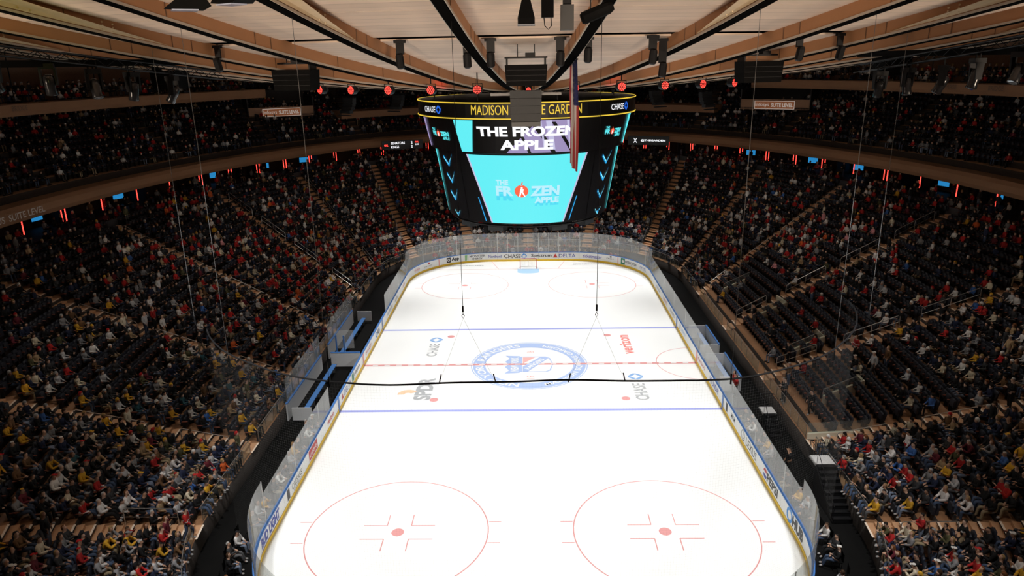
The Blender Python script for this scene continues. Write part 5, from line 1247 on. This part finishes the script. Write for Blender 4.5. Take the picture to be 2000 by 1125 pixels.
# ------------------------------------------------------------------ flag hanging edge-on
flag = empty('hanging_flag', (1.8, -24.0, 18.6), label='red white and blue striped flag hanging nearly edge-on before the scoreboard', cat='flag')
FW, FH = 2.35, 3.95
def fpt(a, z):        # a 0..1 from the far edge to the near edge
    y = 1.2-FW*a; x = -.06+.10*a+.045*math.sin(a*19+z*.6)+.03*math.sin(a*9-z); return (x, y, z)
FR = mat('flag_red', (.42, .045, .05), .8); FWH = mat('flag_white', (.62, .56, .54), .8); FB = mat('flag_blue', (.025, .03, .13), .8)
for k in range(13):
    m_ = FR if k % 2 == 0 else FWH; mb = MB(); n = 12; vs = []; fs = []; a0, a1 = k/13, (k+1)/13; top = FH if k < 6 else FH*.60
    for i in range(n+1):
        z = top*i/n
        for a in (a0, (a0+a1)/2, a1): p = fpt(a, z); vs.append(p)
        for a in (a0, (a0+a1)/2, a1): p = fpt(a, z); vs.append((p[0]+.012, p[1], p[2]))
    for i in range(n):
        o_ = i*6
        for j in (0, 1): fs += [(o_+j, o_+j+1, o_+j+7, o_+j+6), (o_+3+j, o_+9+j, o_+10+j, o_+4+j)]
    mb.add(vs, fs); mb.build('stripe', m_, flag)
mb = MB(); n = 10; vs = []; fs = []
for i in range(n+1):
    z = FH*.60+FH*.40*i/n
    for j in range(9): p = fpt(6/13+(7/13)*j/8, z); vs.append((p[0]-.006, p[1], p[2]))
for i in range(n):
    for j in range(8): fs.append((i*9+j, i*9+j+1, i*9+j+10, i*9+j+9))
mb.add(vs, fs); cn = mb.build('canton', FB, flag)
mb = MB()
for i in range(9):
    for j in range(6): p = fpt(6/13+(7/13)*(j+.5)/6, FH*.60+FH*.40*(i+.5)/9); mb.add([(p[0]-.02, p[1]+.07*math.cos(a), p[2]+.07*math.sin(a)) for a in [PI/2+q*4*PI/5 for q in range(5)]], [(0, 1, 2, 3, 4)])
mb.build('stars', FWH, cn)
MB().tube([fpt(0, FH+.02), fpt(1, FH+.02)], .03, 6).tube([fpt(.1, FH), (fpt(.1, 0)[0], fpt(.1, 0)[1], 4.6)], .008, 4).tube([fpt(.9, FH), (fpt(.9, 0)[0], fpt(.9, 0)[1], 4.7)], .008, 4).build('hanging_bar', BLACKM, flag)
# ------------------------------------------------------------------ rigging: loudspeakers
def speaker_cluster(x, y, z, w, h, lab, rz=0, frame=True):
    o = empty('speaker_cluster', (x, y, z), rz, label=lab, cat='loudspeaker')
    mb = MB(); mb.prism([(-w/2, h), (w/2, h), (w/2*.93, 0), (-w/2*.93, 0)], -.35, .35, Matrix(((1, 0, 0, 0), (0, 0, 1, 0), (0, 1, 0, 0), (0, 0, 0, 1)))); mb.build('cabinet', BLACK, o)
    for k in range(1, 4): MB().box((0, -.352, h*k/4), (w*.93, .01, .015)).build('cabinet_seam', BLACKM, o)
    for s in (-1, 1): MB().box((s*w*.45, 0, h+.13), (.06, .5, .26)).build('frame_leg', BLACKM, o)
    MB().box((0, 0, h+.24), (w, .06, .06)).box((0, -.25, h+.24), (w, .06, .06)).build('top_frame', BLACKM, o)
    MB().tube([(-w*.2, 0, h+.25), (-w*.2, 0, h+.95)], .02, 5).tube([(w*.2, 0, h+.25), (w*.2, 0, h+.95)], .02, 5).build('chain', BLACKM, o)
    MB().box((.15, -.1, h+.33), (.35, .3, .14)).build('motor', BLACKM, o)
    return o
speaker_cluster(.02, -25.2, 21.70, 1.5, .72, 'black loudspeaker cluster in the middle above the scoreboard ring')
speaker_cluster(-9.5, -21.0, 21.55, 1.85, .82, 'black loudspeaker cluster hanging on the left below the ribs', -.3)
speaker_cluster(9.5, -21.0, 21.55, 1.85, .82, 'black loudspeaker cluster hanging on the right below the ribs', .3)
speaker_cluster(17.0, -16.5, 21.6, 1.9, .85, 'black loudspeaker cluster hanging at the end of the right lighting truss', .5)
speaker_cluster(-16.8, -16.8, 21.6, 1.9, .8, 'black loudspeaker cluster hanging at the end of the left lighting truss', -.5)
o = empty('line_array', (0, -25.0, 20.45), label='dark grey hanging speaker array in front of the scoreboard ring', cat='loudspeaker')
for k in range(4): MB().box((0, .03*k, .14+.27*k), (1.14-.02*(3-k), .5, .26)).build('cabinet', GREYB, o)
MB().box((0, -.05, -.09), (1.05, .45, .16)).build('bottom_cabinet', mat('speaker_light_grey', (.08, .085, .09), .5), o)
for s in (-1, 1): MB().box((s*.92, .15, .95), (.72, .34, .09)).box((s*.6, .2, 1.0), (.1, .06, .05)).build('wing_lamp', mat('lamp_housing_grey', (.2, .2, .2), .45), o)
MB().tube([(-.3, .1, 1.1), (-.3, .1, 1.35)], .02, 5).tube([(.3, .1, 1.1), (.3, .1, 1.35)], .02, 5).build('hanger', BLACKM, o)
for k, (s, x, y) in enumerate(((-1, -15.8, 40.0), (1, 15.8, 40.0), (-1, -20.5, 34.0), (1, 20.5, 34.0))):
    o = empty('line_array', (x, y, 17.0), math.atan2(x, -y)*.2, label=f'grey speaker array hanging beyond the scoreboard, {"far" if k < 2 else "outer"} {"left" if s < 0 else "right"}', cat='loudspeaker')
    for j in range(5): MB().box((0, -.04*j*j, 1.7-.34*j), (1.5, .6, .33)).build('cabinet', GREYB, o)
    MB().box((0, 0, 2.0), (1.7, .7, .12)).build('frame', BLACKM, o); MB().box((s*.2, -.8, -.05), (1.9, .25, .12)).build('lamp_bar', GREYB, o); MB().tube([(0, 0, 2), (0, 0, 7.2)], .03, 5).build('hanger', BLACKM, o)
# ------------------------------------------------------------------ red beam lamps on a ring, lamp cans, moving heads
side_n = {}
for k in range(-5, 6):
    a = 7.5*k*PI/180; x, y, z = 17.3*math.sin(a), -17.3*math.cos(a), 21.32
    if k == 0: x, y, z = .1, -24.8, 21.55
    nm = 'middle' if k == 0 else f'{ordinal(abs(k))} to the {"left" if k < 0 else "right"} of the middle'
    o = empty('red_lamp', (x, y, z), a, label=f'round red beam lamp above the scoreboard, {nm}', cat='lamp', group='red beam lamps on the ceiling ring')
    r = .21 if k else .09; M = Matrix.Rotation(PI/2, 4, 'X')
    MB().lathe([(r*.7, -.35), (r, -.25), (r, .0), (r*1.06, .02), (r*1.06, .06), (r*.9, .06)], 16, M).build('housing', BLACKM, o)
    mb = MB(); 
    for q in range(19):
        rr_ = 0 if q == 0 else (.45*r if q < 7 else .78*r); aa = q*PI/3 if q < 7 else (q-7)*PI/6; mb.lathe([(r*.15, 0), (r*.11, .02)], 8, M @ Matrix.Translation((rr_*math.cos(aa), rr_*math.sin(aa), .06)))
    mb.build('led_cluster', RED_E, o)
    MB().tube([(-r*1.1, 0, 0), (-r*1.1, 0, r*1.3), (r*1.1, 0, r*1.3), (r*1.1, 0, 0)], .025, 5).tube([(0, 0, r*1.3), (0, 0, r*1.3+.9*(1 if k else .2))], .03, 5).build('yoke', BLACKM, o)
for x, y in ((-4.0, -13.6), (4.2, -13.6)):
    L = bpy.data.lights.new('red_beam', 'SPOT'); L.energy = 130; L.color = (1, .06, .05); L.spot_size = 1.5; L.spot_blend = .9; L.shadow_soft_size = .1
    lo = bpy.data.objects.new('red_beam', L); COL.objects.link(lo); lo.location = (x, y, 20.2); lo.rotation_euler = (PI, 0, 0)
cans = [(-1.95, -26.4, .0), (-1.16, -26.5, .0), (1.17, -26.5, .0), (4.3, -26.2, .0), (-4.25, -26.2, 0), (4.75, -25.6, -.35), (-11.4, -24.0, 0), (9.7, -24.8, 0), (11.4, -24.1, 0), (2.1, -26.4, .1)]
cans.sort(key=lambda c: c[0])
for k, (x, y, dz) in enumerate(cans):
    zt = dish(math.hypot(x, y))+.45
    o = empty('lamp_can', (x, y, zt-.95+dz), math.atan2(x, -y), label=f'small black lamp can under the ring slot, {ordinal(k+1)} from the left', cat='lamp', group='lamp cans under the ceiling slot')
    MB().lathe([(.09, 0), (.14, .05), (.14, .42), (.10, .5)], 10, Matrix.Rotation(.25, 4, 'X')).build('barrel', BLACKM, o); MB().box((0, 0, .66-dz/2), (.28, .05, .40-dz)).build('bracket', BLACKM, o); MB().box((0, 0, .88-dz), (.4, .12, .1)).build('clamp', BLACKM, o)
def moving_head(x, y, z, rz, tilt, lab, sc=1.0):
    o = empty('moving_head_light', (x, y, z), rz, label=lab, cat='stage light', group='moving head lights on the side trusses'); o.scale = (sc,)*3
    MB().box((0, 0, .62), (.42, .34, .16)).build('base', BLACKM, o)
    for s in (-1, 1): MB().prism([(-.09, .05), (.09, .05), (.12, .56), (-.12, .56)], s*.20-.03, s*.20+.03, Matrix(((0, 0, 1, 0), (1, 0, 0, 0), (0, 1, 0, 0), (0, 0, 0, 1)))).build('yoke_arm', BLACKM, o)
    M = Matrix.Translation((0, 0, .12)) @ Matrix.Rotation(tilt, 4, 'X')
    MB().lathe([(.09, .26), (.15, .2), (.17, 0), (.15, -.2), (.17, -.34), (.16, -.36)], 14, M).build('head', mat('lamp_gloss_black', (.02, .02, .022), .2), o, True); MB().lathe([(.14, -.362), (.10, -.375)], 14, M).build('lens', mat('lens_glass', (.3, .33, .36), .1, metal=.6), o)
    MB().tube([(-.12, 0, .7), (-.12, 0, .95)], .025, 5).tube([(.12, 0, .7), (.12, 0, .95)], .025, 5).build('clamp', BLACKM, o)
def truss(P0, P1, lab):
    P0, P1 = Vector(P0), Vector(P1); o = empty('lighting_truss', P0, label=lab, cat='truss'); d = P1-P0; t = d.normalized(); s = t.cross(Vector((0, 0, 1))).normalized()*.16; u_ = Vector((0, 0, .16))
    for a in (-1, 1):
        for b in (-1, 1): MB().tube([s*a+u_*b, d+s*a+u_*b], .03, 6).build('chord', BLACKM, o)
    n = int(d.length/.45); mb = MB()
    for k in range(n):
        p, q = d*(k/n), d*((k+1)/n); e = 1 if k % 2 else -1
        for a in (-1, 1): mb.tube([p+s*a-u_*e, q+s*a+u_*e], .014, 4, caps=False); mb.tube([p+s*e+u_*a, q-s*e+u_*a], .014, 4, caps=False)
    mb.build('lacing', BLACKM, o); MB().box(tuple(d*.5), (.1, d.length, .24), math.atan2(d.y, d.x)-PI/2, M=None).build('cable_tray', BLACK, o)
    return o
truss((-18.2, -28.3, 23.35), (-13.4, -18.8, 22.15), 'black lighting truss under the ceiling at the left edge'); truss((17.6, -28.0, 23.2), (15.0, -17.5, 21.95), 'black lighting truss under the ceiling at the right edge')
for k, (x, y, z, tl) in enumerate(((-17.7, -27.3, 22.1, .5), (-16.9, -25.6, 21.95, .2), (-16.1, -24.2, 21.75, -.3), (-15.4, -22.8, 21.6, .25), (-14.6, -21.2, 21.4, .5))): moving_head(x, y, z, .4*k, tl, f'black moving head light under the left truss, {ordinal(k+1)} from the left', 1.15)
for k, (x, y, z, tl) in enumerate(((15.3, -19.2, 21.05, .3), (15.7, -20.7, 21.2, -.2), (16.2, -22.4, 21.3, .4), (16.5, -24.0, 21.55, .2), (17.0, -25.6, 21.75, .5), (17.3, -27.0, 22.0, -.3))): moving_head(x, y, z, .5*k, tl, f'black moving head light under the right truss, {ordinal(k+1)} from the middle', 1.15)
# fixtures near the top edge
def flood_fix(x, y, z, lab, kind, rz=0):
    o = empty('ceiling_fixture', (x, y, z), rz, label=lab, cat='fixture')
    if kind == 'horn':
        MB().lathe([(.26, 0), (.26, .12), (.13, .50), (.12, .9)], 4, Matrix.Rotation(PI/4, 4, 'Z')).build('horn', BLACK, o); MB().box((0, 0, -.02), (.38, .38, .03)).build('lens', mat('lens_grey', (.3, .32, .36), .2), o); MB().tube([(0, 0, .9), (0, 0, 1.6)], .03, 5).build('stem', BLACKM, o)
    elif kind == 'box':
        MB().box((0, 0, .3), (.28, .25, .6)).build('housing', BLACK, o); MB().tube([(0, 0, .6), (0, 0, 1.5)], .025, 5).build('stem', BLACKM, o)
        MB().tube([(-.08, 0, 0), (-.06, 0, -.18), (.02, 0, -.26), (.09, 0, -.18), (.08, 0, 0)], .012, 4).build('cable_loop', BLACKM, o)
    elif kind == 'grey':
        MB().box((0, 0, .25), (.30, .25, .55)).build('housing', mat('fixture_grey', (.035, .035, .035), .5), o); MB().box((0, 0, .6), (.2, .06, .2)).build('bracket', BLACKM, o); MB().tube([(0, 0, .6), (0, 0, 1.4)], .025, 5).build('stem', BLACKM, o)
    else:
        M = Matrix.Rotation(1.2, 4, 'Y'); MB().lathe([(.11, -.4), (.15, -.34), (.15, .3), (.10, .42)], 10, M).build('barrel', BLACK, o); MB().tube([(-.15, 0, 0), (-.15, 0, .3), (.15, 0, .3), (.15, 0, 0)], .02, 5).build('yoke', BLACKM, o); MB().tube([(0, 0, .3), (0, 0, .9)], .025, 5).build('stem', BLACKM, o)
flood_fix(.04, -35.2, 23.30, 'black tapered horn fixture hanging at the top middle', 'horn'); flood_fix(.53, -34.2, 23.48, 'small black box with cable loop right of the horn fixture', 'box'); flood_fix(.98, -34.2, 23.22, 'grey box fixture right of the horn fixture', 'grey'); flood_fix(1.75, -33.2, 23.62, 'tilted black barrel spotlight by the right central rib', 'barrel')
MB_ = MB().box((0, 0, 0), (.24, .5, .3)); oo = MB_.build('duct_hatch', mat('hatch_brown', (.10, .05, .03), .7), ceiling); oo.location = (.03, -26.3-2.2, dish(28.5)+.55)
for k, (x, y, z, rz) in enumerate(((-8.2, -33.2, 23.95, .5), (-7.0, -33.4, 24.05, -.6))):
    o = empty('ceiling_floodlight', (x, y, z), rz, label=f'black floodlight with pale lens at the top left, {"left" if k == 0 else "right"} of the pair', cat='floodlight')
    mb = MB(); mb.prism([(-.55, -.05), (-.15, .25), (.35, .25), (.5, .0), (.35, -.08)], -.28, .28, Matrix(((1, 0, 0, 0), (0, 0, 1, 0), (0, 1, 0, 0), (0, 0, 0, 1)))); mb.build('housing', BLACK, o); MB().box((-.1, 0, -.09), (.6, .45, .03)).build('lens', mat('lens_pale', (.5, .55, .7), .2), o); MB().tube([(.1, 0, .25), (.1, 0, .9)], .03, 5).build('stem', BLACKM, o)
# ------------------------------------------------------------------ protective netting at the near end
OFFN = .45
NPTS = [(-HX+RC+(RC+OFFN)*math.cos(t), -HY+RC+(RC+OFFN)*math.sin(t)) for t in np.linspace(PI+.45, 1.5*PI, 12)]+[(HX-RC+(RC+OFFN)*math.cos(t), -HY+RC+(RC+OFFN)*math.sin(t)) for t in np.linspace(1.5*PI, 2*PI-.14, 14)]
NP_ = np.array(NPTS); NL = np.r_[0, np.cumsum(np.hypot(*np.diff(NP_, axis=0).T))]
def npt(l, z): return (float(np.interp(l, NL, NP_[:, 0])), float(np.interp(l, NL, NP_[:, 1])), z)
ZN = 12.8
net = empty('protective_netting', (0, -HY-OFFN, 3.4), label='fine safety netting hanging from a black cable around the near rink end', cat='netting')
def nput(mb, name, m): mb.v = [(x, y+HY+OFFN, z-3.4) for x, y, z in mb.v]; return mb.build(name, m, net)
def sag(l): return ZN+.05*math.sin(l*.5)+.015*math.sin(l*1.7)
nput(MB().tube([npt(l, sag(l)) for l in np.linspace(0, NL[-1], 140)], .03, 6), 'support_cable', BLACKM)
NETM = mat('net_twine', (.42, .42, .42), .8); mb = MB(); cell = .10
for l in np.arange(0, NL[-1], cell): p = npt(l, 3.4); q = npt(min(l+.0012, NL[-1]), 3.4); mb.add([p, q, (q[0], q[1], sag(l)), (p[0], p[1], sag(l))], [(0, 1, 2, 3)])
ls = np.linspace(0, NL[-1], 70)
for z in np.arange(3.45, ZN-.1, cell):
    P = [npt(l, z) for l in ls]; mb.add(P+[(x, y, z_+.0012) for x, y, z_ in P], [(i, i+1, 70+i+1, 70+i) for i in range(69)])
nput(mb, 'net_mesh', NETM)
for x, y in ((-13.2, -25.3), (-10.2, -29.4), (-6.3, -31.2), (6.3, -31.2), (10.2, -29.4), (13.2, -25.3)):
    zt = dish(math.hypot(x, y)); nput(MB().tube([(x, y, ZN+.05), (x, y, zt)], .008, 4), 'drop_wire', mat('wire_grey', (.13, .13, .13), .8, spec=.1)); nput(MB().tube([(x, y, ZN+.0), (x, y, ZN+.35)], .03, 5), 'turnbuckle', BLACKM)
for x in (-2.0, 2.1):
    y = -31.0; zt = dish(31); nput(MB().tube([(x, y, 15.2), (x, y, zt)], .008, 4), 'drop_wire', BLACKM); nput(MB().box((x, y, 15.3), (.05, .05, .2)).tube([(x, y, 15.15), (x+.04, y, 15.08), (x, y, 15.0), (x-.04, y, 15.08), (x, y, 15.15)], .012, 5), 'hook_block', BLACKM)
    for dx in (-.85, .95): nput(MB().tube([(x, y, 15.0), (x+dx, y+.05, ZN)], .004, 3), 'bridle_wire', STEEL); nput(MB().tube([(x+dx, y+.05, ZN), (x+dx-.07*np.sign(dx), y+.05, ZN+.3)], .02, 5), 'cable_clip', BLACKM)
# blue banners behind the far corner glass
for sd, P0, P1 in (('left', (-14.0, 33.0, 1.75), (-11.2, 35.0, 1.75)), ('right', (11.4, 35.0, 2.35), (14.2, 33.0, 2.35))):
    d = Vector(P1)-Vector(P0); o = tag(MB().box((0, 0, 0), (d.length, .06, .62)).build('banner', mat('banner_blue', (.02, .03, .16), .5)), f'dark blue sponsor banner behind the far {sd} corner glass', 'banner')
    o.location = (Vector(P0)+Vector(P1))/2; o.rotation_euler = (0, 0, math.atan2(d.y, d.x)); bw = mat('banner_white', (.8, .8, .8), .5)
    decal('banner_lettering', text_geo('Michelob', .30, 1.1, 0, .35), lambda a, b: (a-.72, -.035, b), bw, o); decal('banner_lettering', text_geo('ULTRA', .36, 1.25, .01), lambda a, b: (a+.68, -.035, b), bw, o); decal('banner_ribbon', rect_geo(.07, .3), lambda a, b: (a-.06, -.036, b), INK['red'], o)
